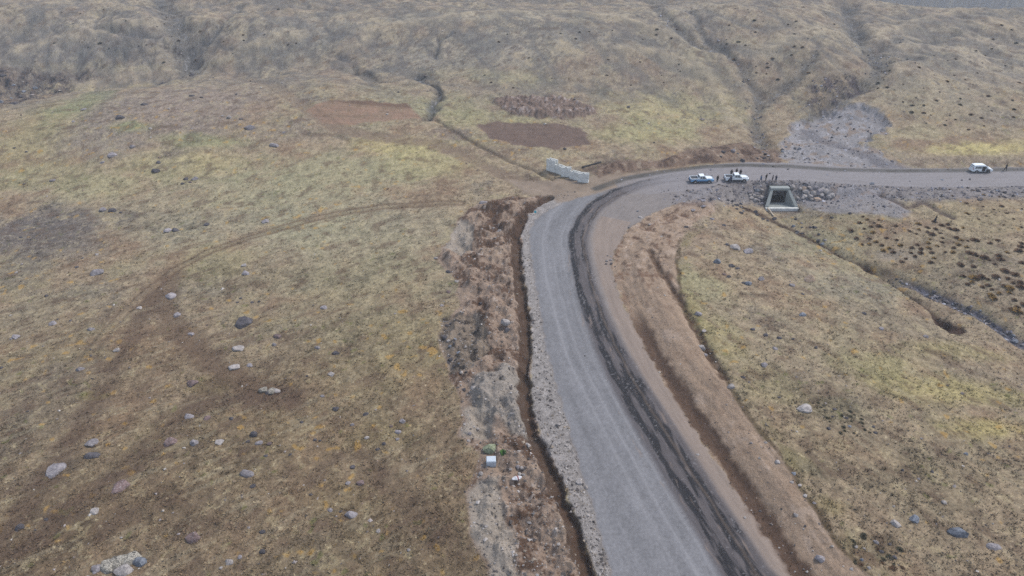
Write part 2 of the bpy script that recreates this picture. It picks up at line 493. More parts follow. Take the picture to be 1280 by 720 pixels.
def spots(pxs, pys):
    """points of the finished ground seen at the given picture points"""
    pxs = np.asarray(pxs, float); pys = np.asarray(pys, float)
    pts = np.array([P(a, b) for a, b in zip(pxs, pys)])
    x, y = pts[:, 0], pts[:, 1]
    for _ in range(5):
        z = ground_z(x, y)
        xn, yn = at_z(pxs, pys, z)
        ok = np.hypot(xn - x, yn - y) < 25
        x = np.where(ok, 0.4 * x + 0.6 * xn, x); y = np.where(ok, 0.4 * y + 0.6 * yn, y)
    return x, y, ground_z(x, y)


# ------------------------------------------------------------------ colour of the ground
BLOBS = [
    (1130, 640, 190, 90, (156, 142, 122), .6), (1000, 450, 110, 80, (152, 141, 122), .5), (1220, 380, 120, 70, (140, 128, 112), .5), (120, 60, 170, 40, (122, 120, 120), .5),  # px, py, rx, ry, colour, amount
    (230, 205, 90, 22, (172, 164, 122), .6), (130, 235, 70, 18, (165, 160, 124), .6), (500, 185, 60, 14, (178, 168, 122), .7),
    (420, 300, 200, 70, (150, 147, 127), .45), (250, 260, 200, 50, (150, 147, 126), .35), (420, 215, 120, 25, (156, 154, 124), .6), (330, 240, 130, 22, (158, 154, 126), .5), (545, 205, 60, 20, (168, 162, 122), .6),
    (50, 160, 50, 40, (156, 150, 112), .5), (60, 215, 60, 25, (150, 146, 112), .5),
    (230, 130, 130, 26, (140, 128, 120), .75), (130, 180, 60, 25, (134, 126, 118), .6), (360, 165, 70, 14, (142, 130, 116), .6),
    (165, 158, 26, 9, (122, 134, 92), .6), (105, 125, 24, 9, (128, 138, 100), .6), (250, 175, 60, 8, (140, 146, 104), .5),
    (50, 288, 95, 30, (108, 102, 100), .9), (90, 310, 70, 18, (116, 109, 103), .7), (25, 340, 40, 22, (118, 112, 104), .6),
    (45, 400, 55, 40, (150, 144, 124), .5), (60, 530, 60, 30, (138, 132, 118), .55),
    (330, 500, 90, 45, (120, 103, 82), .6), (200, 440, 60, 30, (126, 109, 88), .5), (150, 630, 110, 50, (112, 95, 76), .6),
    (40, 690, 90, 50, (100, 86, 68), .6), (540, 660, 90, 60, (120, 105, 82), .45), (480, 540, 60, 22, (128, 122, 84), .5),
    (420, 620, 60, 25, (126, 112, 72), .35), (260, 480, 30, 12, (150, 146, 96), .5), (120, 495, 20, 6, (150, 148, 90), .6),
    (300, 560, 150, 60, (140, 128, 100), .4), (480, 450, 110, 60, (150, 140, 108), .5), (450, 350, 120, 50, (150, 144, 116), .5),
    (330, 340, 70, 22, (128, 118, 100), .4), (400, 290, 80, 20, (158, 154, 128), .4),
    (270, 325, 60, 24, (162, 152, 112), .4),
    (600, 60, 130, 26, (140, 140, 132), .7), (700, 40, 100, 14, (128, 130, 126), .5), (640, 18, 160, 7, (176, 168, 146), .8),
    (500, 22, 70, 7, (168, 162, 144), .6), (880, 90, 22, 50, (176, 164, 128), .7), (850, 70, 40, 30, (160, 154, 132), .5),
    (640, 100, 50, 10, (168, 164, 128), .6), (600, 92, 60, 8, (166, 162, 128), .5), (830, 135, 90, 22, (166, 160, 118), .7),
    (800, 165, 70, 16, (160, 158, 116), .6), (620, 150, 90, 12, (158, 156, 116), .5), (480, 130, 60, 30, (146, 144, 118), .5),
    (560, 130, 60, 16, (154, 154, 116), .5), (90, 60, 60, 14, (126, 126, 122), .6), (70, 30, 90, 14, (140, 136, 128), .5),
    (160, 25, 50, 12, (158, 150, 134), .5), (380, 40, 90, 25, (136, 138, 134), .6), (350, 75, 60, 12, (150, 146, 130), .5),
    (60, 78, 90, 5, (172, 162, 132), .6), (200, 85, 120, 5, (170, 160, 128), .7), (120, 110, 80, 5, (172, 160, 122), .7),
    (960, 60, 40, 20, (170, 160, 134), .6), (1010, 30, 40, 12, (168, 160, 138), .5), (1200, 60, 110, 40, (166, 158, 140), .55),
    (1160, 120, 70, 20, (170, 162, 138), .5), (1230, 185, 100, 11, (182, 172, 122), .8), (1150, 165, 50, 10, (166, 158, 128), .5),
    (1180, 485, 90, 20, (172, 164, 112), .65), (1240, 535, 60, 16, (176, 166, 110), .65), (1100, 455, 60, 22, (160, 156, 112), .6),
    (1000, 560, 70, 40, (142, 132, 108), .4), (1150, 600, 110, 50, (142, 132, 110), .5), (1060, 430, 60, 22, (146, 140, 116), .5),
    (860, 395, 20, 40, (166, 158, 112), .5), (880, 360, 40, 22, (150, 148, 116), .6), (905, 430, 30, 30, (154, 148, 104), .5),
    (960, 490, 40, 30, (146, 140, 104), .5), (1010, 310, 60, 20, (134, 132, 112), .5), (1060, 360, 60, 22, (140, 136, 120), .6),
    (1120, 405, 60, 20, (136, 128, 112), .6), (1240, 470, 50, 14, (132, 122, 108), .6), (1200, 440, 60, 10, (150, 144, 102), .6),
    (1150, 310, 110, 30, (146, 134, 112), .6), (1230, 270, 70, 25, (158, 146, 118), .6), (1200, 350, 60, 18, (140, 130, 112), .5),
    (1120, 320, 34, 12, (136, 132, 128), .5), (1040, 516, 40, 16, (108, 106, 84), .6), (1145, 590, 24, 12, (120, 112, 88), .5),
    (1080, 690, 45, 22, (92, 80, 56), .7), (1040, 640, 25, 14, (120, 112, 66), .5), (990, 585, 22, 16, (120, 116, 78), .6),
    (850, 300, 50, 22, (142, 126, 112), .6), (880, 280, 40, 14, (138, 128, 116), .5),
    (905, 195, 60, 10, (122, 108, 96), .8), (800, 205, 60, 8, (112, 98, 88), .7), (770, 212, 36, 7, (88, 74, 68), .8),
    (664, 222, 12, 5, (82, 70, 66), .8), (690, 192, 50, 8, (150, 142, 118), .5),
    (610, 190, 60, 8, (128, 112, 100), .6), (560, 168, 30, 6, (126, 112, 104), .6),
    (860, 15, 60, 14, (142, 140, 134), .5), (1110, 195, 60, 10, (142, 130, 116), .6), (1180, 200, 120, 5, (136, 124, 112), .6),
]


def mixc(c, m, col):
    col = np.asarray(col)
    return c + np.clip(m, 0, 1)[:, None] * (col - c)


def colour(x, y, z, M):
    n = x.shape[0]
    grain = fbm(x, y, 0.9, 3, 0.75, seed=31)
    grain2 = fbm(x, y, 0.42, 2, 0.8, seed=32)
    med = fbm(x, y, 3.6, 4, 0.62, seed=33)
    big = fbm(x, y, 21, 4, 0.55, seed=34)
    big2 = fbm(x, y, 13, 4, 0.6, seed=35)
    # streaks: up the slope on the left, along the slope on the right
    rgt = sm(x, -2, 12)
    a1 = 0.62; a2 = -0.95
    sl = fbm((x * math.cos(a1) + y * math.sin(a1)) / 7, (-x * math.sin(a1) + y * math.cos(a1)), 1.5, 3, 0.65, seed=36)
    sr = fbm((x * math.cos(a2) + y * math.sin(a2)) / 7, (-x * math.sin(a2) + y * math.cos(a2)), 1.5, 3, 0.65, seed=37)
    streak = sl * (1 - rgt) + sr * rgt
    farw = M['far']

    straw, olive, brown, greyg = A(156, 142, 121), A(141, 132, 109), A(124, 105, 88), A(144, 137, 127)
    c = np.tile(straw, (n, 1))
    c = mixc(c, sm(big + 0.25 * med, -0.05, 0.35), olive)
    c = mixc(c, sm(big2 + 0.3 * med, 0.05, 0.4) * 0.8, brown)
    c = mixc(c, sm(-big2 + 0.3 * streak, 0.1, 0.45) * 0.6, greyg)
    for px, py, rx, ry, colr, amt in BLOBS:
        cx, cy = P(px, py)
        ex = abs(P(px + rx, py)[0] - cx)
        ey = max(abs(P(px, py - ry)[1] - P(px, py + ry)[1]) / 2, 0.5)
        m = (np.abs(x - cx) < 2.4 * ex) & (np.abs(y - cy) < 2.4 * ey)
        if not m.any():
            continue
        r = np.hypot((x[m] - cx) / ex, (y[m] - cy) / ey) + 0.75 * big2[m] + 0.5 * med[m] + 0.2 * streak[m]
        c[m] = mixc(c[m], (1 - sm(r, 0.45, 1.35)) * amt, A(*colr))
    c = mixc(c, (1 - sm(y, 55, 125)) * 0.62 * (1 - sm(x, -8, 2)), A(116, 100, 80))
    c = mixc(c, (1 - sm(y, 60, 110)) * 0.3 * sm(x, 5, 9), A(140, 124, 102))
    # mottling of dry grass
    far_tan = A(172, 158, 132)
    c = mixc(c, farw * sm(big + 0.5 * med, 0.0, 0.35) * 0.5, far_tan)
    c = mixc(c, farw * 0.35, A(138, 134, 130))
    c = mixc(c, farw * sm(-big2 + 0.5 * med, 0.12, 0.4) * 0.55, A(118, 116, 112))
    tex1 = fbm(x, y, 1.9, 4, 0.8, seed=64)
    fs = fbm((x * math.cos(a1) + y * math.sin(a1)) / 14, (-x * math.sin(a1) + y * math.cos(a1)), 0.9, 3, 0.7, seed=76) * sm(-x, 18, 34) * (1 - sm(y, 110, 150))
    streak = streak + 0.9 * fs
    c = c * np.clip(1 + (0.62 * tex1 + 0.30 * med) * (1 - 0.35 * farw) + 0.27 * grain * (1 - 0.5 * farw) + 0.24 * streak + 0.36 * big2 + 0.24 * big, .35, 1.9)[:, None]
    c = mixc(c, sm(med + 0.6 * grain, 0.16, 0.5) * 0.42, A(168, 158, 128))
    c = mixc(c, sm(-med + 0.5 * streak, 0.08, 0.42) * 0.55, A(110, 92, 78))
    c = mixc(c, sm(streak + 0.3 * grain, 0.12, 0.42) * 0.34, A(112, 100, 84))
    c = mixc(c, sm(-streak + 0.3 * grain, 0.15, 0.45) * 0.30, A(170, 160, 138))
    c = mixc(c, sm(grain + 0.6 * grain2, 0.35, 0.7) * 0.6, A(188, 176, 148))
    c = mixc(c, sm(-grain + 0.6 * grain2, 0.32, 0.7) * 0.62, A(84, 74, 56))
    orange = fbm(x, y, 2.0, 2, 0.7, seed=38)
    c = mixc(c, sm(orange + 0.4 * big, 0.42, 0.62) * 0.55 * (1 - farw), A(178, 146, 84))
    green = fbm(x, y, 1.7, 2, 0.7, seed=39)
    c = mixc(c, sm(green - 0.3 * big2, 0.45, 0.65) * 0.45 * (1 - farw), A(112, 116, 68))
    # small far shrubs and stones that merge into the slope
    fleck = fbm(x, y * 0.8, 1.7, 2, 0.8, seed=40)
    c = mixc(c, sm(fleck + 0.35 * big, 0.42, 0.58) * sm(y, 150, 200) * 0.7, A(92, 86, 84))
    c = mixc(c, farw * (1 - sm(M['rn'], 0.0, 0.16)) * 0.6, A(104, 104, 104))
    c = mixc(c, farw * (1 - sm(M['rn2'], 0.0, 0.09)) * 0.5, A(110, 104, 100))
    c = mixc(c, farw * sm(M['rn'] + 0.3 * med, 0.3, 0.6) * 0.5, A(178, 164, 138))
    f2 = fbm(x, y * 0.7, 1.1, 3, 0.8, seed=73)
    c = mixc(c, sm(f2 + 0.3 * big, 0.22, 0.5) * sm(y, 120, 190) * 0.55, A(96, 90, 86))
    c = mixc(c, sm(-f2 + 0.3 * med, 0.22, 0.5) * sm(y, 120, 190) * 0.28, A(170, 162, 146))
    c = mixc(c, farw * sm(fbm(x, y, 4.5, 4, 0.75, seed=74) - 0.5 * M['rn'], 0.05, 0.3) * 0.45, A(104, 98, 94))
    c = mixc(c, M['crest'] * (0.4 + 0.6 * med), A(178, 166, 144))
    c = mixc(c, M['rockyl'] * sm(med + grain, -0.35, 0.25) * 0.85, A(92, 82, 80))
    c = mixc(c, M['rockyl'] * sm(med - grain, 0.15, 0.4) * 0.9, A(46, 48, 56))
    c = mixc(c, M['gully'] * (0.75 + 0.7 * med + 0.4 * grain), A(84, 88, 92))
    c = mixc(c, M['gully'] * sm(grain + med, 0.25, 0.6), A(148, 146, 146))
    c = mixc(c, M['gully'] * sm(-grain - med, 0.15, 0.45) * .9, A(44, 46, 52))
    c = mixc(c, M['cliff'] * sm(med - grain, 0.1, 0.35), A(50, 46, 52))
    c = mixc(c, M['cliff'] * sm(grain + 1.2 * med, -0.2, 0.3) * 0.85, A(92, 84, 86))
    # paths
    dirt = A(152, 135, 121); dark_dirt = A(92, 72, 58)
    tex = 0.5 + 0.9 * med + 0.4 * grain
    c = mixc(c, M['path3'] * 0.8 * (0.7 + 0.5 * med), A(124, 108, 96))
    c = mixc(c, M['path2'] * 0.85, A(114, 98, 82))
    c = mixc(c, M['branch'] * (0.65 + 0.5 * med), A(106, 88, 74))
    c = mixc(c, M['trkl'] * (0.8 + 0.7 * med + 0.4 * streak), A(98, 82, 70))
    c = mixc(c, M['thin'] * (0.5 + 0.7 * grain), A(84, 74, 66))
    # fields
    row = fbm(x / 9, y, 1.0, 2, seed=41)
    c = mixc(c, M['fred'] * (0.86 + 0.5 * med), A(142, 120, 104) * (1 + 0.3 * row[:, None] + 0.25 * med[:, None]))
    c = mixc(c, M['fbrown'] * 0.95, A(112, 96, 88) * (1 + 0.22 * med[:, None] + 0.15 * row[:, None] + 0.18 * grain[:, None]))
    c = mixc(c, M['fred'] * sm(y - P(450, 132)[1], 0, 1.5) * 0.6, A(96, 76, 66))
    c = mixc(c, M['fstone'] * 0.9, A(124, 108, 100) * (1 + 0.5 * med[:, None]))
    c = mixc(c, M['fstone'] * sm(fbm(x, y, 1.1, 2, 0.8, seed=42) + 0.5 * fbm(x, y, 5, 2, seed=43), 0.12, 0.45) * 0.8, A(172, 162, 158))
    c = mixc(c, M['fstone'] * sm(fbm(x, y, 1.3, 2, 0.8, seed=44), 0.2, 0.5) * 0.8, A(78, 66, 64))
    # quarry
    qn = fbm(x, y, 6, 4, 0.6, seed=45)
    c = mixc(c, M['quarry'] * 0.96, A(146, 144, 146) * (1 + 0.34 * qn[:, None] + 0.22 * grain[:, None]))
    c = mixc(c, M['quarry'] * sm(qn - med, 0.12, 0.35) * 0.7, A(140, 124, 110))
    c = mixc(c, M['quarry'] * sm(grain + 0.8 * med, 0.3, 0.55) * 0.6, A(178, 178, 186))
    c = mixc(c, M['ramp'] * 0.75 * np.clip(M['quarry'] + 0.4, 0, 1), A(114, 112, 116))
    # spoil
    lum = 1.3 * fbm(x, y, 1.7, 4, 0.62, seed=46)
    lum2 = 1.2 * fbm(x, y, 4.5, 4, 0.65, seed=47)
    c = mixc(c, M['spoil'], dirt * (1 + 0.28 * lum[:, None]))
    c = mixc(c, M['spoil'] * sm(lum2 + 0.5 * lum + 0.25 * sm(y, 100, 125), 0.08, 0.3) * 0.9, A(92, 72, 58))
    c = mixc(c, M['spoil'] * sm(-lum2 + 0.5 * lum, 0.1, 0.4) * 0.6, A(154, 138, 122))
    c = mixc(c, M['spoil'] * sm(-lum + 0.4 * grain2, 0.28, 0.55) * 0.7, A(84, 67, 55))
    c = mixc(c, M['spoil'] * sm(lum + 0.4 * grain2, 0.42, 0.62) * 0.7, A(186, 176, 168))
    c = mixc(c, M['greypile'] * 0.9, A(148, 142, 135) * (1 + 0.28 * lum[:, None]))
    c = mixc(c, M['pale'] * 0.92 * M['spoil'], A(158, 150, 140) * (1 + 0.16 * lum[:, None] + 0.1 * grain[:, None]))
    c = mixc(c, M['bouldery'] * 0.8, A(128, 118, 106) * (1 + 0.6 * lum[:, None]))
    c = mixc(c, M['bouldery'] * sm(-lum, 0.12, 0.4) * 0.9, A(70, 64, 60))
    c = mixc(c, M['gravel'] * 0.95, A(150, 146, 144) * (1 + 0.5 * grain[:, None] + 0.25 * lum[:, None]))
    # junction dirt
    c = mixc(c, M['junction'] * 0.95, A(138, 125, 112) * (1 + 0.25 * lum2[:, None] + 0.15 * lum[:, None]))
    # bank
    strk = fbm(M['sV'] / 9, M['dV'], 1.0, 4, 0.65, seed=48)
    c = mixc(c, M['bank'] * 0.97, A(156, 138, 121) * (1 + 0.10 * lum[:, None] + 0.26 * strk[:, None]))
    rough_ = 0.25 + 0.75 * sm(y, 88, 104)
    c = mixc(c, M['bank'] * rough_ * sm(lum2 + strk * 0.6, 0.1, 0.4) * 0.7, A(112, 88, 72))
    c = mixc(c, M['bank'] * sm(y, 98, 112) * sm(-lum + .5 * med, 0.15, 0.4) * .7, A(86, 68, 58))
    c = mixc(c, M['bank'] * sm(y, 98, 112) * sm(lum - .5 * med, 0.3, 0.5) * .7, A(186, 172, 160))
    c = mixc(c, M['bank'] * sm(lum - 0.3 * strk, 0.3, 0.55) * 0.4, A(110, 92, 78))
    dG, _, _ = pd(x + 0.5 * med, y + 0.5 * grain, GRASS_R, 6)
    c = mixc(c, (1 - sm(dG + 0.5 * med, 0.1, 0.6)) * 0.75 * (y < 118), A(84, 72, 52))
    c = mixc(c, (1 - sm(np.abs(dG - 1.2), 0.3, 1.8)) * (1 - M['bank']) * 0.6 * sm(big2 + med, -0.1, 0.4) * (y < 125), A(124, 116, 88))
    c = mixc(c, M['bank'] * sm(-lum2 + strk * 0.6, 0.2, 0.5) * 0.6, A(170, 154, 140))
    c = mixc(c, M['brown'] * (1.0 + 0.3 * lum), A(86, 65, 51))
    c = mixc(c, M['crack'] * (0.7 + 0.8 * lum), A(92, 74, 60))
    c = mixc(c, M['cut'] * 0.85, A(128, 110, 97) * (1 + 0.4 * lum[:, None]))
    c = mixc(c, M['cut'] * sm(lum2 + 0.4 * lum, 0.0, 0.3) * 0.85, A(84, 68, 60))
    c = mixc(c, M['cut'] * sm(-lum2 + 0.6 * lum, 0.25, 0.5) * 0.7, A(160, 148, 132))
    # the road
    s, t = M['sT'], M['dT']
    st = fbm(s / 12, t, 0.8, 3, 0.7, seed=49)
    st2 = fbm(s / 16, t, 2.4, 2, 0.6, seed=50)
    rc = A(127, 127, 130) * (1 + 0.16 * st[:, None] + 0.16 * st2[:, None] + 0.2 * grain2[:, None] + 0.16 * grain[:, None] + 0.14 * med[:, None])
    c = mixc(c, M['road'], A(132, 126, 123) * (1 + 0.12 * st[:, None] + 0.15 * med[:, None] + 0.14 * grain[:, None]))
    c = mixc(c, M['compact'], rc)
    for off, wd in ((-3.1, 0.22), (-4.9, 0.2), (-6.7, 0.25)):
        c = mixc(c, M['compact'] * np.exp(-((t - off - 0.5 * fbm(s, s * 0, 20, 2, seed=51)) / wd) ** 2) * (0.3 + 0.6 * st2) * (np.abs(t) < 12), A(150, 150, 153))
    c = mixc(c, M['road'] * (1 - M['compact']) * sm(t, 2.2, 3.2) * (t < 9) * (s < 95) * 0.7, A(146, 132, 121) * (1 + 0.25 * st[:, None]))
    c = mixc(c, M['tracks'] * 0.9 * M['road'], A(92, 88, 90) * (1 + 0.2 * st[:, None]))
    wob = 0.55 * fbm(s, t * 0.5, 16, 3, seed=52) + 0.2 * fbm(s, t, 2.5, 3, seed=53)
    tn = fbm(s / 10, t + wob, 0.75, 4, 0.7, seed=77); tn2 = fbm(s / 4, t, 1.6, 3, 0.7, seed=78)
    near_ = 1 - sm(s, 45, 75)
    prof = np.maximum(np.exp(-((t + 1.25 - wob) / 0.75) ** 2), np.exp(-((t - 0.85 - wob) / (0.5 + 0.5 * near_)) ** 2) * (0.75 + 0.35 * near_))
    c = mixc(c, M['road'] * (1 - sm(np.abs(t), 1.8, 3.6)) * sm(prof + 1.3 * tn + 0.6 * tn2, 0.42, 0.85) * 0.95, A(46, 46, 50))
    c = mixc(c, M['road'] * (np.abs(t) < 4) * sm(-tn + 0.5 * tn2, 0.28, 0.5) * 0.6, A(138, 124, 114))
    c = mixc(c, M['road'] * (np.abs(t) < 3) * sm(grain2 + tn, 0.45, 0.7) * 0.5, A(150, 148, 150))
    c = mixc(c, M['road'] * np.exp(-((t - 1.0 - wob) / 0.2) ** 2) * 0.3 * (np.abs(t) < 5), A(140, 124, 110))
    # eastern road
    e1 = fbm(M['sE'] / 10, M['dE'], 1.2, 3, 0.7, seed=54)
    c = mixc(c, M['roadE'] * sm(x, 18, 40) * 0.9, A(138, 135, 137) * (1 + 0.16 * e1[:, None] + 0.16 * grain[:, None]))
    c = mixc(c, M['emb'] * 0.85, A(130, 127, 129) * (1 + 0.5 * lum[:, None]))
    c = mixc(c, M['emb'] * sm(-lum, 0.15, 0.4) * 0.7, A(84, 82, 90))
    dEd, _, _ = pd(x, y, EDGE_E, 6)
    c = mixc(c, (1 - sm(dEd, 0.5, 1.6)) * (0.8 + 0.4 * med), A(82, 80, 76))
    # by the culvert and the stream
    c = mixc(c, M['spill'] * 0.85 * (1 - M['roadE']), A(140, 138, 141) * (1 + 0.25 * lum[:, None] + 0.2 * med[:, None]))
    c = mixc(c, M['spill'] * (1 - M['roadE']) * sm(med - 0.3 * lum, 0.15, 0.4) * 0.6, A(136, 120, 108))
    c = mixc(c, M['rill'] * 0.7, A(98, 86, 82))
    c = mixc(c, M['lip'] * (0.8 + 0.5 * lum), A(70, 54, 46))
    c = mixc(c, M['pit'] * 0.95, A(76, 56, 46))
    c = mixc(c, M['stream'] * (0.85 + 0.5 * lum), A(92, 92, 102) * (1 + 0.7 * lum[:, None]))
    c = mixc(c, M['apron'] * 0.8, A(96, 92, 92) * (1 + 0.4 * lum[:, None]))
    c = mixc(c, M['brown'] * (0.85 + 0.5 * lum), A(98, 81, 69) * (1 + 0.25 * lum[:, None]))
    c = mixc(c, M['ditch'] * (0.92 + 0.4 * lum), A(86, 69, 57) * (1 + 0.35 * lum[:, None]))
    c = 0.19 * np.power(np.maximum(c, 0.004) / 0.19, 1.14)
    return np.clip(c, 0.012, 0.75)


# ------------------------------------------------------------------ materials
def nt(name):
    m = bpy.data.materials.new(name); m.use_nodes = True
    t = m.node_tree; t.nodes.clear()
    o = t.nodes.new("ShaderNodeOutputMaterial"); b = t.nodes.new("ShaderNodeBsdfPrincipled")
    t.links.new(b.outputs[0], o.inputs[0])
    return m, t, b


def ground_material(name, bump, fine, rough=0.95):
    m, t, b = nt(name)
    L = t.links.new
    at = t.nodes.new("ShaderNodeAttribute"); at.attribute_name = "col"
    tc = t.nodes.new("ShaderNodeTexCoord")
    n1 = t.nodes.new("ShaderNodeTexNoise"); n1.inputs["Scale"].default_value = 3.1; n1.inputs["Detail"].default_value = 5; n1.inputs["Roughness"].default_value = 0.75
    n2 = t.nodes.new("ShaderNodeTexNoise"); n2.inputs["Scale"].default_value = 11.0; n2.inputs["Detail"].default_value = 3; n2.inputs["Roughness"].default_value = 0.7
    L(tc.outputs["Object"], n1.inputs["Vector"]); L(tc.outputs["Object"], n2.inputs["Vector"])
    mr = t.nodes.new("ShaderNodeMapRange")
    mr.inputs["From Min"].default_value = 0.3; mr.inputs["From Max"].default_value = 0.7
    mr.inputs["To Min"].default_value = 1 - fine; mr.inputs["To Max"].default_value = 1 + fine
    L(n1.outputs["Fac"], mr.inputs["Value"])
    mr2 = t.nodes.new("ShaderNodeMapRange")
    mr2.inputs["From Min"].default_value = 0.3; mr2.inputs["From Max"].default_value = 0.7
    mr2.inputs["To Min"].default_value = 1 - fine * 0.5; mr2.inputs["To Max"].default_value = 1 + fine * 0.5
    L(n2.outputs["Fac"], mr2.inputs["Value"])
    mu = t.nodes.new("ShaderNodeMath"); mu.operation = 'MULTIPLY'
    L(mr.outputs[0], mu.inputs[0]); L(mr2.outputs[0], mu.inputs[1])
    vm = t.nodes.new("ShaderNodeVectorMath"); vm.operation = 'SCALE'
    L(at.outputs["Color"], vm.inputs[0]); L(mu.outputs[0], vm.inputs["Scale"])
    L(vm.outputs[0], b.inputs["Base Color"])
    bp = t.nodes.new("ShaderNodeBump"); bp.inputs["Strength"].default_value = 0.9; bp.inputs["Distance"].default_value = bump
    L(n1.outputs["Fac"], bp.inputs["Height"]); L(bp.outputs[0], b.inputs["Normal"])
    b.inputs["Roughness"].default_value = rough
    b.inputs["Specular IOR Level"].default_value = 0.15
    return m


M_GRASS = ground_material("dry_grass_soil", 0.22, 0.30)
M_DIRT = ground_material("loose_dirt", 0.22, 0.24)
M_ROAD = ground_material("graded_gravel", 0.03, 0.10, 0.8)


def rock_material(name, ca, cb, cl, scale=2.2, lich=0.56):
    m, t, b = nt(name)
    L = t.links.new
    tc = t.nodes.new("ShaderNodeTexCoord")
    n1 = t.nodes.new("ShaderNodeTexNoise"); n1.inputs["Scale"].default_value = scale; n1.inputs["Detail"].default_value = 6; n1.inputs["Roughness"].default_value = 0.7
    n2 = t.nodes.new("ShaderNodeTexNoise"); n2.inputs["Scale"].default_value = scale * 2.3; n2.inputs["Detail"].default_value = 5; n2.inputs["Roughness"].default_value = 0.75
    oi = t.nodes.new("ShaderNodeObjectInfo")
    ad = t.nodes.new("ShaderNodeVectorMath"); ad.operation = 'ADD'
    L(tc.outputs["Object"], ad.inputs[0])
    sc_ = t.nodes.new("ShaderNodeMath"); sc_.operation = 'MULTIPLY'; sc_.inputs[1].default_value = 37.0
    L(oi.outputs["Random"], sc_.inputs[0]); L(sc_.outputs[0], ad.inputs[1])
    L(ad.outputs[0], n1.inputs["Vector"]); L(ad.outputs[0], n2.inputs["Vector"])
    r1 = t.nodes.new("ShaderNodeValToRGB")
    r1.color_ramp.elements[0].position = 0.38; r1.color_ramp.elements[0].color = (*(ca * .8), 1)
    r1.color_ramp.elements[1].position = 0.62; r1.color_ramp.elements[1].color = (*(cb * 1.05), 1)
    L(n1.outputs["Fac"], r1.inputs[0])
    r2 = t.nodes.new("ShaderNodeValToRGB")
    r2.color_ramp.elements[0].position = lich; r2.color_ramp.elements[0].color = (0, 0, 0, 1)
    r2.color_ramp.elements[1].position = lich + 0.06; r2.color_ramp.elements[1].color = (1, 1, 1, 1)
    L(n2.outputs["Fac"], r2.inputs[0])
    mx = t.nodes.new("ShaderNodeMixRGB"); mx.inputs[2].default_value = (*cl, 1)
    L(r2.outputs[0], mx.inputs[0]); L(r1.outputs[0], mx.inputs[1])
    vr = t.nodes.new("ShaderNodeMapRange"); vr.inputs["To Min"].default_value = 0.78; vr.inputs["To Max"].default_value = 1.18
    L(oi.outputs["Random"], vr.inputs["Value"])
    vm = t.nodes.new("ShaderNodeVectorMath"); vm.operation = 'SCALE'
    L(mx.outputs[0], vm.inputs[0]); L(vr.outputs[0], vm.inputs["Scale"])
    L(vm.outputs[0], b.inputs["Base Color"])
    bp = t.nodes.new("ShaderNodeBump"); bp.inputs["Strength"].default_value = 0.7; bp.inputs["Distance"].default_value = 0.08
    L(n2.outputs["Fac"], bp.inputs["Height"]); L(bp.outputs[0], b.inputs["Normal"])
    b.inputs["Roughness"].default_value = 0.9
    b.inputs["Specular IOR Level"].default_value = 0.2
    return m


RM = {
    'g': rock_material("lilac_grey_rock", A(126, 121, 126), A(158, 153, 157), A(184, 179, 176)),
    'd': rock_material("dark_rock", A(70, 69, 74), A(98, 94, 98), A(136, 132, 130), lich=0.62),
    'r': rock_material("reddish_rock", A(98, 82, 80), A(132, 112, 110), A(168, 158, 156)),
    'w': rock_material("pale_rock", A(152, 146, 145), A(184, 178, 174), A(112, 106, 106), lich=0.6),
    't': rock_material("tan_rock", A(164, 142, 122), A(188, 166, 146), A(150, 146, 142)),
    'b': rock_material("blue_grey_rock", A(102, 108, 120), A(142, 148, 158), A(176, 180, 188), lich=0.6),
    's': rock_material("speckled_rock", A(70, 68, 66), A(150, 146, 136), A(188, 182, 170), scale=3.2, lich=0.5),
    'n': rock_material("lichen_green_rock", A(140, 150, 122), A(172, 178, 150), A(112, 124, 92)),
}


def plain(name, col, rough=0.6, metal=0.0, var=0.12, scale=4.0, spec=0.4):
    m, t, b = nt(name)
    L = t.links.new
    tc = t.nodes.new("ShaderNodeTexCoord")
    n1 = t.nodes.new("ShaderNodeTexNoise"); n1.inputs["Scale"].default_value = scale; n1.inputs["Detail"].default_value = 4
    L(tc.outputs["Object"], n1.inputs["Vector"])
    r1 = t.nodes.new("ShaderNodeValToRGB")
    r1.color_ramp.elements[0].position = 0.3; r1.color_ramp.elements[0].color = (*(np.asarray(col) * (1 - var)), 1)
    r1.color_ramp.elements[1].position = 0.7; r1.color_ramp.elements[1].color = (*np.clip(np.asarray(col) * (1 + var), 0, 1), 1)
    L(n1.outputs["Fac"], r1.inputs[0]); L(r1.outputs[0], b.inputs["Base Color"])
    b.inputs["Roughness"].default_value = rough; b.inputs["Metallic"].default_value = metal
    b.inputs["Specular IOR Level"].default_value = spec
    return m


def tag(o, label=None, cat=None, group=None, kind=None):
    if label: o['label'] = label
    if cat: o['category'] = cat
    if group: o['group'] = group
    if kind: o['kind'] = kind
    return o


def mesh_np(name, v, quads, mat, cols=None, tris=False, smooth=True):
    me = bpy.data.meshes.new(name)
    k = 3 if tris else 4
    me.vertices.add(len(v)); me.vertices.foreach_set("co", np.ascontiguousarray(v, np.float32).ravel())
    nf = len(quads)
    me.loops.add(nf * k); me.loops.foreach_set("vertex_index", np.ascontiguousarray(quads, np.int32).ravel())
    me.polygons.add(nf)
    me.polygons.foreach_set("loop_start", np.arange(0, nf * k, k, dtype=np.int32))
    me.polygons.foreach_set("use_smooth", np.full(nf, smooth, dtype=bool))
    me.update(calc_edges=True)
    if cols is not None:
        a = me.color_attributes.new("col", 'FLOAT_COLOR', 'POINT')
        c4 = np.ones((len(v), 4), np.float32); c4[:, :3] = cols
        a.data.foreach_set("color", c4.ravel())
    me.materials.append(mat)
    o = bpy.data.objects.new(name, me)
    COL.objects.link(o)
    return o


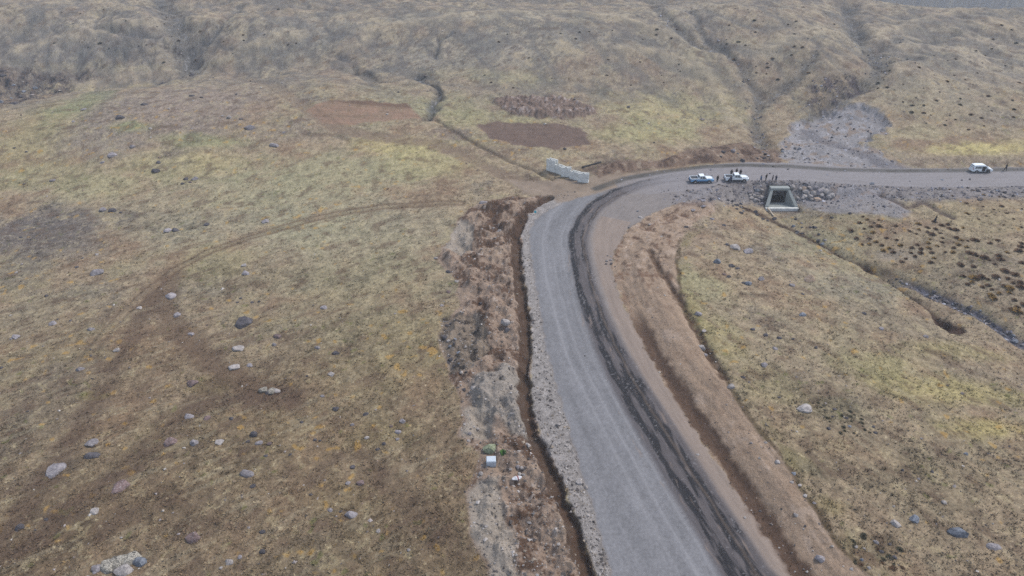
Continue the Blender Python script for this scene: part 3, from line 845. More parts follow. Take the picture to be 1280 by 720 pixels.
# ------------------------------------------------------------------ the land
def build_land():
    ys = [24.0]
    while ys[-1] < 330:
        yy = ys[-1]
        zc = yy * CP + (CAM_Z - 8 * sm(yy, 180, 260)) * SP
        step = zc * zc / (F * CAM_Z) * 0.95
        if yy > 165:
            step = min(step, 0.42 + (yy - 165) * 0.002)
        ys.append(yy + step)
    while ys[-1] < 900:
        ys.append(ys[-1] + 1.2 + (ys[-1] - 330) * 0.06)
    ys = np.array(ys)
    sstep = 1.0 / (F * 0.95)
    core = np.arange(-0.80, 0.80, sstep)
    ext = []
    q = 0.80
    st = sstep
    while q < 1.5:
        st *= 1.05; q += st; ext.append(q)
    ss = np.concatenate([-np.array(ext)[::-1], core, np.array(ext)])
    zc = ys * CP + CAM_Z * SP
    X = (ss[None, :] * zc[:, None]); Y = np.repeat(ys[:, None], len(ss), 1)
    nr, nc = X.shape
    x, y = X.ravel(), Y.ravel()
    z, M = relief(x, y)
    c = colour(x, y, z, M)
    idx = np.arange(nr * nc).reshape(nr, nc)
    quads = np.stack([idx[:-1, :-1], idx[:-1, 1:], idx[1:, 1:], idx[1:, :-1]], -1).reshape(-1, 4)
    v = np.stack([x, y, z], 1)
    cls = np.zeros(x.shape, np.int8)
    names = ["ground", "path", "field", "field", "field", "quarry_floor", "spoil_bank", "dirt_bank", "stream_bed", "road", "ditch"]
    for k, m in ((1, np.maximum.reduce([M['path2'] * 0.9, M['path3']])), (2, M['fred']), (3, M['fstone']), (4, M['fbrown']), (5, M['quarry']),
                 (6, np.maximum(M['spoil'], M['gravel'])), (7, M['bank']), (8, M['stream']), (9, np.maximum(M['road'], M['junction'])), (10, M['ditch'])):
        cls[m > 0.5] = k
    # leave open the mouth of the culvert
    hole = (np.abs(x - CULV[0]) < OPEN_W / 2 + 0.15) & (y > CULV[1] - 0.6) & (y < CULV[1] + 1.15)
    fc = cls[quads[:, 0]]
    keep = ~hole[quads].all(1)
    mats = [M_GRASS, M_DIRT, M_DIRT, M_DIRT, M_DIRT, M_DIRT, M_DIRT, M_DIRT, M_DIRT, M_ROAD, M_DIRT]
    for k in range(len(names)):
        f = quads[(fc == k) & keep]
        if not len(f):
            continue
        used, inv = np.unique(f.ravel(), return_inverse=True)
        o = mesh_np(names[k], v[used], inv.reshape(-1, 4), mats[k], c[used])
        tag(o, kind='structure')
    # the rest of the land, coarse, out to the horizon
    g = np.concatenate([-np.geomspace(4200, 60, 34), np.linspace(-50, 50, 9), np.geomspace(60, 4200, 34)])
    gy = np.concatenate([-np.geomspace(3000, 60, 26), np.linspace(-50, 20, 7), [26, 40, 70], np.geomspace(100, 4200, 34)])
    X, Y = np.meshgrid(g, gy)
    x, y = X.ravel(), Y.ravel()
    zz = H0(x, np.minimum(y, 3000)) - 0.6
    big = fbm(x, y, 60, 4, seed=60)
    cc = mixc(np.tile(A(148, 138, 112), (len(x), 1)), sm(big, -0.1, 0.4), A(128, 116, 96))
    idx = np.arange(len(x)).reshape(X.shape)
    qd = np.stack([idx[:-1, :-1], idx[:-1, 1:], idx[1:, 1:], idx[1:, :-1]], -1).reshape(-1, 4)
    ins = (y > 26) & (y < 890) & (np.abs(x) < 1.45 * (y * CP + CAM_Z * SP))
    zz = np.where(ins, zz - 4, zz)
    qd = qd[~ins[qd].all(1)]
    o = mesh_np("land", np.stack([x, y, zz], 1), qd, M_GRASS, cc)
    tag(o, kind='structure')
    return names


build_land()

# ------------------------------------------------------------------ small loose stuff: grass, gravel
M_TUFT, _t, _b = nt("straw_tufts")
_a = _t.nodes.new("ShaderNodeAttribute"); _a.attribute_name = "col"
_t.links.new(_a.outputs["Color"], _b.inputs["Base Color"]); _b.inputs["Roughness"].default_value = 0.9
_b.inputs["Specular IOR Level"].default_value = 0.1


def scatter_px(n, x0, y0, x1, y1):
    return RNG.uniform(x0, x1, n), RNG.uniform(y0, y1, n)


def flat_to_ground(px, py):
    z = np.zeros(px.shape)
    x, y = at_z(px, py, z)
    for _ in range(4):
        z = H0(x, y); x, y = at_z(px, py, z)
    return x, y


def build_grass():
    px, py = scatter_px(120000, -260, 225, 1540, 860)
    x, y = flat_to_ground(px, py)
    z, M = relief(x, y)
    bare = np.maximum.reduce([M['road'], M['junction'], M['spoil'], M['bank'] * 0.97, M['ditch'], M['gravel'], M['emb'], M['spill'], M['stream'], M['pit'], M['apron']])
    clump = fbm(x, y, 5, 3, seed=70)
    keep = (RNG.random(x.shape) > bare) & (RNG.random(x.shape) < 0.55 + 1.2 * clump)
    x, y, z = x[keep], y[keep], z[keep]
    n = len(x)
    tint = colour(x, y, z, {k: v[keep] for k, v in M.items()})
    hgt = RNG.uniform(0.07, 0.24, n); rad = RNG.uniform(0.08, 0.22, n)
    nb = 5
    vs, cs = [], []
    for b in range(nb):
        a = RNG.uniform(0, 2 * np.pi, n)
        r0 = rad * 0.35; w = rad * 0.45
        bx, by = x + np.cos(a) * r0, y + np.sin(a) * r0
        tx, ty = x + np.cos(a) * rad * 1.3, y + np.sin(a) * rad * 1.3
        ox, oy = -np.sin(a) * w, np.cos(a) * w
        vs.append(np.stack([np.stack([bx - ox, by - oy, z - 0.05], 1), np.stack([bx + ox, by + oy, z - 0.05], 1), np.stack([tx, ty, z + hgt], 1)], 1))
        br = RNG.uniform(0.75, 1.6, (n, 1))
        cs.append(np.repeat(np.clip(tint * br, 0.01, 0.7)[:, None, :], 3, 1))
    v = np.stack(vs, 1).reshape(-1, 3); c = np.stack(cs, 1).reshape(-1, 3)
    f = np.arange(len(v)).reshape(-1, 3)
    o = mesh_np("grass", v, f, M_TUFT, c, tris=True, smooth=False)
    tag(o, 'short dry straw-coloured grass covering the open ground', 'grass', kind='stuff')


build_grass()

OCT = np.array([(1, 0, 0), (-1, 0, 0), (0, 1, 0), (0, -1, 0), (0, 0, 1), (0, 0, -1)], float)
OCF = np.array([(0, 2, 4), (2, 1, 4), (1, 3, 4), (3, 0, 4), (2, 0, 5), (1, 2, 5), (3, 1, 5), (0, 3, 5)])


def pebbles(name, x, y, z, size, cols, label, cat):
    n = len(x)
    v = OCT[None] * RNG.uniform(0.6, 1.15, (n, 6, 1)) + RNG.uniform(-.3, .3, (n, 6, 3))
    a = RNG.uniform(0, 2 * np.pi, n)
    ca, sa = np.cos(a)[:, None], np.sin(a)[:, None]
    vx = v[..., 0] * ca - v[..., 1] * sa; vy = v[..., 0] * sa + v[..., 1] * ca
    v = np.stack([vx * RNG.uniform(.8, 1.3, (n, 1)), vy, v[..., 2] * 0.7], -1) * size[:, None, None]
    v = v + np.stack([x, y, z + size * 0.15], 1)[:, None, :]
    f = (OCF[None] + (np.arange(n) * 6)[:, None, None]).reshape(-1, 3)
    c = np.repeat(cols[:, None, :], 6, 1).reshape(-1, 3)
    o = mesh_np(name, v.reshape(-1, 3), f, M_TUFT, c, tris=True, smooth=False)
    tag(o, label, cat, kind='stuff')
    return o


def pick_cols(n, pal):
    pal = np.array([A(*p) for p in pal])
    return np.clip(pal[RNG.integers(0, len(pal), n)] * RNG.uniform(.8, 1.2, (n, 1)), 0.02, .75)


def build_gravel():
    # roadside gravel and the stones of the spoil heaps
    px, py = scatter_px(26000, 535, 240, 830, 800)
    x, y = flat_to_ground(px, py); z, M = relief(x, y)
    w = np.maximum(M['gravel'] * 0.9, np.maximum(M['spoil'] * 0.38, M['greypile'] * 0.7)); w = np.maximum(w, M['bouldery'] * .9) * (1 - M['ditch'] * .8)
    k = RNG.random(x.shape) < w
    x, y, z = x[k], y[k], z[k]
    size = RNG.lognormal(math.log(0.085), 0.55, len(x)).clip(0.04, 0.36)
    pebbles("gravel", x, y, z, size, pick_cols(len(x), [(168, 162, 158), (140, 134, 130), (186, 180, 176), (112, 106, 102), (150, 138, 124), (96, 90, 88)]),
            'loose grey gravel and stones between the ditch and the graded road', 'gravel')
    # embankment, quarry, stream and gullies
    px, py = scatter_px(42000, 740, 0, 1300, 470)
    x, y = flat_to_ground(px, py); z, M = relief(x, y)
    w = np.maximum.reduce([M['emb'] * .9, M['quarry'] * .3, M['stream'] * .95, M['gully'] * .5, M['cliff'] * .5, M['spill'] * .35, M['roadE'] * .03])
    w = np.maximum(w, M['road'] * 0.0)
    w = w * (1 - M['apron'])
    k = RNG.random(x.shape) < w
    x, y, z = x[k], y[k], z[k]
    size = RNG.lognormal(math.log(0.17), 0.5, len(x)).clip(0.08, 0.6)
    pebbles("rubble", x, y, z, size, pick_cols(len(x), [(150, 148, 156), (124, 122, 130), (176, 176, 184), (92, 92, 100), (136, 126, 120), (76, 74, 80)]),
            'broken grey stone strewn over the embankment, quarry and stream bed', 'rubble')
    # stones of the bank and the open ground
    px, py = scatter_px(16000, -60, 60, 1340, 780)
    x, y = flat_to_ground(px, py); z, M = relief(x, y)
    w = np.maximum.reduce([M['bank'] * .25, M['fstone'] * .9, M['rockyl'] * .5, M['gully'] * .4, np.full(x.shape, .10)]) * (1 - M['road']) * (1 - M['spoil'])
    k = RNG.random(x.shape) < w
    x, y, z = x[k], y[k], z[k]
    size = RNG.lognormal(math.log(0.11), 0.5, len(x)).clip(0.05, 0.4) * (1 + 0.8 * sm(y, 120, 200))
    pebbles("pebbles", x, y, z, size, pick_cols(len(x), [(160, 152, 150), (128, 120, 116), (182, 176, 170), (90, 86, 88), (148, 130, 116)]),
            'small loose stones scattered over the slopes and bare banks', 'pebbles')


build_gravel()


# ------------------------------------------------------------------ rocks
def rock_mesh(seed, sub=3, cuts=9, rough=0.24, name="rock"):
    rnd = random.Random(seed)
    bm = bmesh.new()
    bmesh.ops.create_icosphere(bm, subdivisions=sub, radius=1.0)
    planes = []
    for _ in range(cuts + 4):
        n = Vector((rnd.gauss(0, 1), rnd.gauss(0, 1), rnd.gauss(0.3, 0.8))).normalized()
        planes.append((n, rnd.uniform(0.55, 0.85)))
    vs = np.array([v.co[:] for v in bm.verts])
    o = rnd.uniform(0, 50)
    n1 = fbm(vs[:, 0] * 1.0 + o, vs[:, 1] + vs[:, 2] * 0.7, 0.9, 3, 0.6, seed=seed * 0.13)
    n2 = fbm(vs[:, 2] * 1.0 + o, vs[:, 0] - vs[:, 1] * 0.6, 0.45, 3, 0.6, seed=seed * 0.29)
    for v, a, b in zip(bm.verts, n1, n2):
        p = v.co * (1 + rough * 1.6 * float(a) + rough * 0.7 * float(b))
        for n, d in planes:
            e = p.dot(n) - d
            if e > 0:
                p = p - n * e * 0.85
        v.co = p
    for f in bm.faces:
        f.smooth = False
    me = bpy.data.meshes.new(name)
    bm.to_mesh(me); bm.free()
    me.materials.append(RM['g'])
    return me


ROCKS = [rock_mesh(s) for s in range(10)]
SMALL = [rock_mesh(s + 40, sub=2) for s in range(6)]

# anchors: prominent rocks with labels of their own: px, py, width px, squash, material, label
ANCH = [
    (70, 588, 31, .42, 'g', 'large flat lilac-grey boulder low on the left slope'),
    (115, 554, 21, .4, 'g', 'flat grey-lilac rock just above the dark mottled one'),
    (116, 570, 22, .5, 'd', 'dark mottled rock with a pale top edge below the flat lilac rock'),
    (151, 609, 28, .5, 'r', 'maroon boulder with a pale right end, lower left'),
    (118, 640, 15, .6, 'w', 'small rounded pale rock below the maroon boulder'),
    (241, 674, 23, .75, 'r', 'round lilac-pink boulder near the bottom left edge of the slope'),
    (308, 593, 21, .6, 'g', 'pale lilac flat-topped rock alone in the dry grass'),
    (213, 553, 20, .5, 'r', 'pinkish rock lying among small grey ones'),
    (236, 521, 16, .5, 'g', 'small lilac rock beside the brown track'),
    (274, 553, 15, .4, 'w', 'flat whitish slab right of the pinkish rock'),
    (317, 544, 13, .9, 'd', 'dark upright stone heading a small cluster'),
    (306, 404, 29, .55, 'd', 'dark boulder with a rosy right side above the pale flat rocks'),
    (298, 436, 20, .4, 'w', 'pale flat rock below the dark rosy boulder'),
    (293, 459, 19, .35, 'w', 'thin whitish slab, lowest of the pale flat rocks'),
    (241, 479, 18, .5, 'r', 'rock half lilac half rust on the worn brown ground'),
    (215, 370, 22, .4, 'g', 'long pale lilac rock beside the fork of the tracks'),
    (122, 341, 21, .45, 'g', 'pale rounded boulder with a dark hollow at its side, far left'),
    (174, 385, 10, .5, 'w', 'small bright white stone on the worn track'),
    (438, 644, 18, .8, 'g', 'smooth round grey boulder in the grass left of the spoil bank'),
    (328, 665, 11, .8, 'd', 'upper of two small dark stones one above the other'),
    (328, 690, 11, .8, 'd', 'lower of two small dark stones one above the other'),
    (405, 385, 14, .5, 'g', 'grey rock alone in pale grass right of the rosy boulder'),
    (347, 421, 13, .6, 'r', 'brownish grey rock with a lilac stone below it'),
    (420, 442, 12, .6, 'd', 'low dark rock in the middle of the grass'),
    (420, 511, 11, .5, 'd', 'dark flat rock in the grass left of the stony spoil'),
    (332, 277, 12, .6, 'g', 'grey rock on the grass just above the two-track path'),
    (141, 194, 15, .5, 'g', 'pale lilac rock on the face of the left hill'),
    (312, 160, 17, .5, 'g', 'lilac boulder high on the mauve hill'),
    (343, 182, 14, .5, 'g', 'pale lilac rock below and right of the hill boulder'),
    (195, 214, 14, .6, 'd', 'dark rock with a smaller one above it on the left hill'),
    (150, 147, 13, .6, 'd', 'dark mottled rock at the green patch of the hill'),
    (180, 131, 11, .5, 'd', 'low dark rock near the top of the mauve hill'),
    (240, 94, 9, .6, 'd', 'dark brown block on the crest below the left gully'),
    (1198, 667, 27, .75, 'b', 'large blue-grey boulder with a dark underside, lower right'),
    (1143, 649, 15, .9, 'b', 'round dark grey boulder beside the whitish one, lower right'),
    (1119, 655, 17, .75, 'w', 'round whitish boulder, leftmost of the lower right boulders'),
    (1243, 684, 20, .4, 'g', 'low grey-green slab right of the large blue-grey boulder'),
    (1005, 511, 26, .5, 'w', 'long pale angular boulder above the dark shrubby patch'),
    (914, 484, 12, .9, 'w', 'pale stone with a dark side near the edge of the bank'),
    (1012, 350, 19, .8, 't', 'rounded tan-pink boulder alone on the right slope'),
    (919, 310, 19, .6, 'w', 'large pale boulder, left of the touching pair'),
    (935, 315, 16, .7, 'g', 'grey boulder, right of the touching pair'),
    (896, 328, 13, .9, 'b', 'blue-grey rounded rock at the left end of a dark hollow'),
    (935, 355, 12, .8, 'b', 'blue-grey rock below the dark hollow'),
    (1003, 394, 12, .7, 'b', 'smooth blue-grey rock below the tan-pink boulder'),
    (873, 393, 11, .9, 'g', 'lilac-grey rock at the yellow edge of the bank'),
    (877, 436, 12, .8, 'w', 'white lumpy rock right at the lip of the dirt bank'),
    (632, 404, 16, 1.0, 'w', 'tall pale block on the spoil beside the ditch'),
    (698, 531, 10, .8, 'w', 'white stone on the roadside gravel above the drain box'),
    (724, 604, 11, .8, 'w', 'white stone on the roadside gravel right of the drain box'),
    (1025, 699, 17, .8, 'g', 'pale lilac rock half buried in the dirt bank, bottom right'),
    (605, 254, 13, .6, 'g', 'grey pale rock at the top corner of the spoil bank'),
    (545, 323, 7, .8, 'w', 'white stone at the left tip of the spoil bank'),
]
# plain rocks: px, py, width px, material
MORE = [
    (25, 660, 14, 'd'), (58, 649, 7, 'd'), (122, 712, 14, 'g'), (243, 554, 13, 'g'), (259, 523, 12, 'r'), (289, 523, 9, 'd'), (310, 552, 7, 'd'),
    (323, 554, 11, 'g'), (337, 555, 9, 'r'), (332, 570, 7, 'd'), (316, 608, 10, 'd'), (286, 703, 13, 'w'), (300, 697, 9, 'g'), (276, 710, 7, 'w'),
    (377, 528, 7, 'd'), (394, 550, 7, 'd'), (400, 551, 6, 'd'), (413, 638, 10, 'g'), (426, 640, 6, 'd'), (441, 584, 9, 'd'), (451, 604, 13, 'r'),
    (435, 604, 10, 'g'), (440, 531, 8, 'g'), (457, 518, 10, 'd'), (489, 533, 7, 'r'), (503, 527, 10, 'g'), (497, 540, 10, 'g'), (480, 555, 8, 'd'),
    (472, 562, 7, 'd'), (497, 549, 7, 'g'), (458, 547, 9, 'w'), (473, 664, 8, 'w'), (511, 688, 7, 'w'), (305, 332, 9, 'w'), (307, 342, 12, 'g'), (219, 288, 12, 'd'), (258, 281, 10, 'd'),
    (297, 378, 5, 'd'), (301, 373, 5, 'd'), (315, 378, 6, 'd'), (324, 377, 5, 'd'), (312, 457, 11, 'g'), (343, 431, 8, 'g'), (397, 435, 9, 'g'),
    (414, 468, 11, 'w'), (384, 470, 6, 'd'), (403, 495, 8, 'g'), (222, 394, 12, 'g'), (239, 418, 10, 'g'), (66, 405, 14, 'g'), (72, 399, 5, 'd'),
    (88, 401, 6, 'd'), (113, 412, 12, 'g'), (20, 422, 13, 'g'), (113, 445, 6, 'd'), (146, 438, 10, 'w'), (100, 462, 12, 'g'), (2, 460, 7, 'd'), (14, 424, 7, 'g'),
    (26, 297, 6, 'd'), (20, 341, 6, 'w'), (58, 370, 7, 'd'), (96, 334, 6, 'd'), (103, 323, 5, 'd'), (121, 318, 6, 'w'), (128, 263, 12, 'g'), (140, 264, 11, 'd'),
    (151, 266, 6, 'd'), (209, 289, 14, 'g'), (203, 105, 11, 'd'), (286, 147, 9, 'w'), (278, 145, 5, 'w'), (301, 149, 6, 'd'), (188, 161, 6, 'w'), (166, 184, 9, 'g'),
    (198, 203, 8, 'd'), (232, 224, 10, 'd'), (244, 224, 12, 'g'), (228, 230, 6, 'd'), (238, 228, 6, 'r'), (33, 190, 6, 'd'), (18, 185, 5, 'd'), (105, 137, 9, 'g'),
    (92, 152, 5, 'g'), (128, 203, 8, 'g'), (66, 226, 10, 'g'), (355, 166, 6, 'g'), (240, 120, 8, 'd'), (252, 122, 6, 'd'), (296, 118, 5, 'd'), (211, 136, 5, 'w'),
    (909, 306, 8, 'd'), (914, 333, 12, 'd'), (922, 336, 8, 'd'), (911, 346, 8, 'd'), (905, 343, 7, 'r'), (929, 354, 6, 'd'), (880, 414, 8, 'w'), (881, 444, 8, 'g'),
    (941, 412, 8, 'd'), (957, 419, 9, 'd'), (974, 423, 9, 'd'), (991, 424, 7, 'd'), (969, 436, 9, 'g'), (1020, 435, 7, 'd'), (955, 457, 11, 'g'), (929, 472, 8, 'd'),
    (990, 357, 10, 'g'), (1003, 368, 6, 'd'), (952, 349, 11, 'g'), (1080, 392, 8, 'd'), (1102, 411, 9, 'g'), (1157, 421, 9, 'g'), (1207, 568, 9, 'b'), (1180, 628, 9, 'w'),
    (1235, 567, 5, 'd'), (1184, 482, 5, 'd'), (1117, 633, 6, 'w'), (958, 532, 5, 'd'), (974, 497, 6, 'd'), (1043, 512, 7, 'd'), (1058, 523, 7, 'd'), (1041, 521, 6, 'd'),
    (1036, 536, 7, 'd'), (1062, 533, 6, 'b'), (1094, 541, 7, 'd'), (1092, 534, 6, 'd'), (1128, 588, 6, 'd'), (1165, 590, 6, 'd'), (1148, 599, 6, 'g'), (972, 578, 9, 'w'), (957, 553, 6, 'w'),
    (992, 592, 8, 'b'), (990, 603, 7, 'w'), (1000, 607, 7, 'w'), (1006, 620, 9, 'w'), (1018, 629, 6, 'g'), (995, 644, 8, 'w'), (872, 568, 6, 'w'), (931, 647, 5, 'w'),
    (1070, 684, 7, 'w'), (1080, 686, 6, 'w'), (1064, 712, 8, 'w'), (1077, 700, 7, 'b'), (1086, 710, 7, 'w'), (1095, 678, 9, 'g'), (1102, 690, 9, 'd'), (1118, 697, 9, 'd'), (1112, 680, 6, 'd'),
    (571, 352, 8, 'w'), (561, 365, 8, 'r'), (601, 378, 6, 'd'), (552, 382, 7, 'g'), (617, 285, 7, 'w'), (625, 289, 8, 'w'), (634, 412, 9, 'd'), (560, 340, 8, 'd'),
    (708, 557, 6, 'w'), (714, 640, 6, 'w'), (731, 445, 3, 'd'), (592, 485, 10, 'w'), (580, 487, 7, 'd'), (587, 542, 8, 'g'), (597, 536, 6, 'w'), (648, 565, 9, 'w'),
    (601, 593, 10, 'w'), (586, 551, 6, 'w'), (1225, 250, 9, 'd'), (1210, 247, 7, 'g'), (1040, 272, 6, 'd'), (866, 263, 8, 'g'), (845, 246, 6, 'd'), (858, 284, 7, 'd'),
    (905, 282, 8, 'd'), (890, 274, 7, 'g'), (1090, 230, 8, 'b'), (1109, 234, 6, 'd'), (1178, 225, 5, 'b'), (800, 272, 7, 'w'), (812, 281, 6, 'w'), (786, 285, 4, 'd'), (797, 264, 5, 'b'),
]


def px_dir(dx, dy):
    if abs(dx) > 2.2 * abs(dy):
        return 'right of' if dx > 0 else 'left of'
    if abs(dy) > 2.2 * abs(dx):
        return 'below' if dy > 0 else 'above'
    return ('below' if dy > 0 else 'above') + (' and right of' if dx > 0 else ' and left of')


ANAME = [  # short names used to point at the rocks near an anchor: px, py, phrase
    (70, 588, 'the large flat lilac boulder'), (151, 609, 'the maroon boulder'), (241, 674, 'the round lilac-pink boulder'), (308, 593, 'the pale flat-topped rock'),
    (213, 553, 'the pinkish rock'), (317, 544, 'the dark upright stone'), (306, 404, 'the dark rosy boulder'), (293, 459, 'the thin whitish slab'),
    (215, 370, 'the fork of the tracks'), (122, 341, 'the pale boulder with the hollow'), (438, 644, 'the smooth round grey boulder'), (328, 678, 'the two stacked dark stones'),
    (405, 385, 'the lone grey rock'), (420, 442, 'the low dark rock'), (332, 277, 'the rock by the two-track path'), (141, 194, 'the pale lilac hill rock'),
    (312, 160, 'the lilac hill boulder'), (195, 214, 'the dark rock pair'), (240, 94, 'the dark crest block'), (1198, 667, 'the large blue-grey boulder'), (1119, 655, 'the round whitish boulder'),
    (1005, 511, 'the long pale boulder'), (914, 484, 'the pale stone by the bank'), (1012, 350, 'the tan-pink boulder'), (927, 312, 'the touching boulder pair'),
    (1003, 394, 'the smooth blue-grey rock'), (877, 436, 'the white lumpy rock'), (632, 404, 'the tall pale block'), (614, 575, 'the drain box'), (698, 531, 'the upper roadside white stone'),
    (545, 323, 'the tip of the spoil bank'), (760, 323, 'the heap by the bend'), (975, 245, 'the culvert'), (1167, 273, 'the walker on the slope'), (1225, 209, 'the white van'),
    (503, 532, 'the middle of the green cluster'), (337, 489, 'the split speckled rock'), (155, 705, 'the speckled outcrop'), (66, 405, 'the far left grass rocks'),
    (1025, 699, 'the half-buried lilac rock'), (876, 221, 'the blue-white pickup'), (558, 440, 'the broken dark rocks'),
]
CWORD = {'g': 'grey', 'd': 'dark', 'r': 'reddish', 'w': 'pale', 'b': 'blue-grey', 't': 'tan', 's': 'speckled', 'n': 'greenish'}
ORD = ['', 'second ', 'third ', 'fourth ', 'fifth ', 'sixth ', 'seventh ', 'eighth ', 'ninth ', 'tenth ']


def auto_labels(items):
    """items: px, py, width, material -> a label each that points to one stone"""
    info, out = [], []
    for i, (px, py, w, m) in enumerate(items):
        j = min(range(len(ANAME)), key=lambda k: math.hypot(px - ANAME[k][0], (py - ANAME[k][1]) * 1.3))
        dx, dy = px - ANAME[j][0], py - ANAME[j][1]
        info.append((j, px_dir(dx, dy), m, math.hypot(dx, dy), 'small' if w < 8 else 'middling' if w < 12 else 'broad'))
    for i, (j, d, m, dist, szw) in enumerate(info):
        same = sorted([q[3] for q in info if q[0] == j and q[1] == d and q[2] == m and q[4] == szw])
        rank = same.index(dist)
        o = '' if len(same) == 1 else ('nearest ' if rank == 0 else ORD[min(rank, 9)] + 'nearest ')
        out.append(f"{o}{szw} {CWORD[m]} stone {d} {ANAME[j][2]}")
    return out


def put_rock(x, y, z, w_m, m, squash, label, group, cat='rock', name='rock', meshes=None, sink=0.3):
    me = random.choice(meshes or (ROCKS if w_m > 1.0 else SMALL))
    o = bpy.data.objects.new(name, me)
    COL.objects.link(o)
    o.material_slots[0].link = 'OBJECT'
    o.material_slots[0].material = RM[m]
    s = w_m / 2 / 0.95
    dep = random.uniform(.75, .95)
    s *= .9; hz = s * squash * 0.85
    o.scale = (s, s * dep, hz)
    o.rotation_euler = (random.uniform(-.12, .12), random.uniform(-.12, .12), random.uniform(-.5, .5) + random.choice([0, math.pi]))
    o.location = (x, y, z + hz * (0.55 - 2 * sink))
    tag(o, label, cat, group)
    return o


def px_per_m(x, y, z):
    return F / (y * CP - (z - CAM_Z) * SP)


def build_rocks():
    ax = spots([a[0] for a in ANCH], [a[1] for a in ANCH])
    for (px, py, w, sq, m, lab), x, y, z in zip(ANCH, *ax):
        put_rock(x, y, z, w / px_per_m(x, y, z), m, sq, lab, 'boulders lying on the slopes', 'boulder' if w > 14 else 'rock', 'boulder' if w > 14 else 'rock', sink=.22)
    mx = spots([a[0] for a in MORE], [a[1] for a in MORE])
    labs = auto_labels(MORE)
    for (px, py, w, m), lab, x, y, z in zip(MORE, labs, *mx):
        put_rock(x, y, z, w / px_per_m(x, y, z), m, random.uniform(.5, .8), lab, 'small stones lying on the slopes', sink=.22)
    # rocks made of several pale blocks
    for cx, cy, parts_, lab in (
            (337, 489, [(-8, -1, 12, 's'), (2, 1, 13, 's'), (9, 0, 9, 'w'), (-2, 3, 8, 'd')], 'split speckled rock'),
            (155, 705, [(-20, 4, 22, 's'), (-6, -2, 26, 's'), (10, -6, 24, 's'), (20, -2, 18, 'b'), (2, 8, 22, 'w'), (-34, 6, 14, 'g')], 'speckled outcrop')):
        q = spots([cx + a[0] for a in parts_], [cy + a[1] for a in parts_])
        for k, ((dx, dy, w, m), x, y, z) in enumerate(zip(parts_, *q)):
            pos = auto_pos(parts_, k)
            put_rock(x, y, z, 1.25 * w / px_per_m(x, y, z), m, .6, f"{CWORD[m]} block {pos} the {lab}", 'blocks of the ' + lab, sink=.2)


def auto_pos(parts_, k):
    o = sorted(range(len(parts_)), key=lambda i: parts_[i][0])
    i = o.index(k)
    n = len(o)
    return ('at the left end of' if i == 0 else 'at the right end of' if i == n - 1 else
            ['', 'second from the left in', 'third from the left in', 'fourth from the left in', 'fifth from the left in'][i])


build_rocks()


def poly_scatter(n, pts, cluster=None, mind=0):
    pts = np.array(pts, float); out = []
    x0, y0 = pts.min(0); x1, y1 = pts.max(0)
    tries = 0
    while len(out) < n and tries < 40000:
        tries += 1
        a, b = random.uniform(x0, x1), random.uniform(y0, y1)
        if not inside(np.array([a]), np.array([b]), pts)[0]:
            continue
        if mind and any(math.hypot(a - c, (b - d) * 1.6) < mind for c, d in out):
            continue
        out.append((a, b))
    return out


def rock_field(n, poly, wmin, wmax, mats, label, group, mind, sink=.2, sq=(.5, .9)):
    p = poly_scatter(n, poly, mind=mind)
    q = spots([a[0] for a in p], [a[1] for a in p])
    for x, y, z in zip(*q):
        put_rock(x, y, z, random.uniform(wmin, wmax), random.choice(mats), random.uniform(*sq), label, group, sink=sink)


rock_field(22, [(988, 234), (1040, 233), (1046, 247), (1012, 252), (996, 250)], 1.0, 2.3, 'wwwgt', 'pale riprap block heaped against the embankment right of the culvert',
           'riprap right of the culvert', 4.0, .12, (.6, 1.0))
rock_field(16, [(934, 238), (958, 236), (954, 256), (938, 250)], .9, 1.8, 'wwgb', 'grey riprap block heaped against the embankment left of the culvert',
           'riprap left of the culvert', 4.0, .12, (.6, 1.0))
rock_field(12, [(905, 246), (935, 262), (975, 272), (965, 280), (925, 268)], .7, 1.3, 'ddgb', 'dark rock in the broken ground below the culvert apron',
           'dark rocks below the apron', 4.5)
rock_field(12, [(985, 272), (1012, 278), (1045, 305), (1028, 306), (990, 288)], .7, 1.4, 'ddgb', 'dark rock lining the head of the stream valley',
           'rocks at the head of the stream', 4.5)
rock_field(18, [(1165, 362), (1230, 388), (1280, 424), (1280, 436), (1225, 400), (1165, 372)], .6, 1.4, 'dbbdg', 'dark blue-grey stone in the narrow stream bed',
           'stones of the stream bed', 4.5)
rock_field(14, [(553, 405), (562, 402), (572, 420), (578, 455), (562, 462), (556, 440)], .5, 1.1, 'dbdw', 'broken dark rock at the left edge of the spoil bank',
           'broken rocks on the spoil edge', 5.5, .15, (.6, 1.0))
rock_field(6, [(754, 318), (764, 316), (766, 330), (758, 332)], .4, .8, 'wwd', 'white stone in the small heap by the bend of the road',
           'stone heap by the bend', 4.0, .1)
rock_field(6, [(634, 580), (655, 578), (660, 596), (640, 602)], .3, .8, 'wwg', 'white stone in the littered heap right of the drain box',
           'stones beside the drain box', 5.0, .1)
rock_field(10, [(0, 96), (30, 98), (46, 112), (20, 132), (0, 134)], 1.2, 2.6, 'db', 'dark rock of the outcrop in the valley at the far left',
           'outcrop in the left valley', 7)
rock_field(8, [(895, 186), (975, 184), (965, 205), (900, 202)], .9, 1.8, 'dgd', 'dark rock in the gully mouth behind the pickups',
           'rocks in the gully mouth', 7)
rock_field(7, [(975, 182), (1005, 180), (1000, 200), (976, 204)], .8, 1.5, 'wwb', 'white rock at the left edge of the grey quarry',
           'white rocks at the quarry edge', 6)


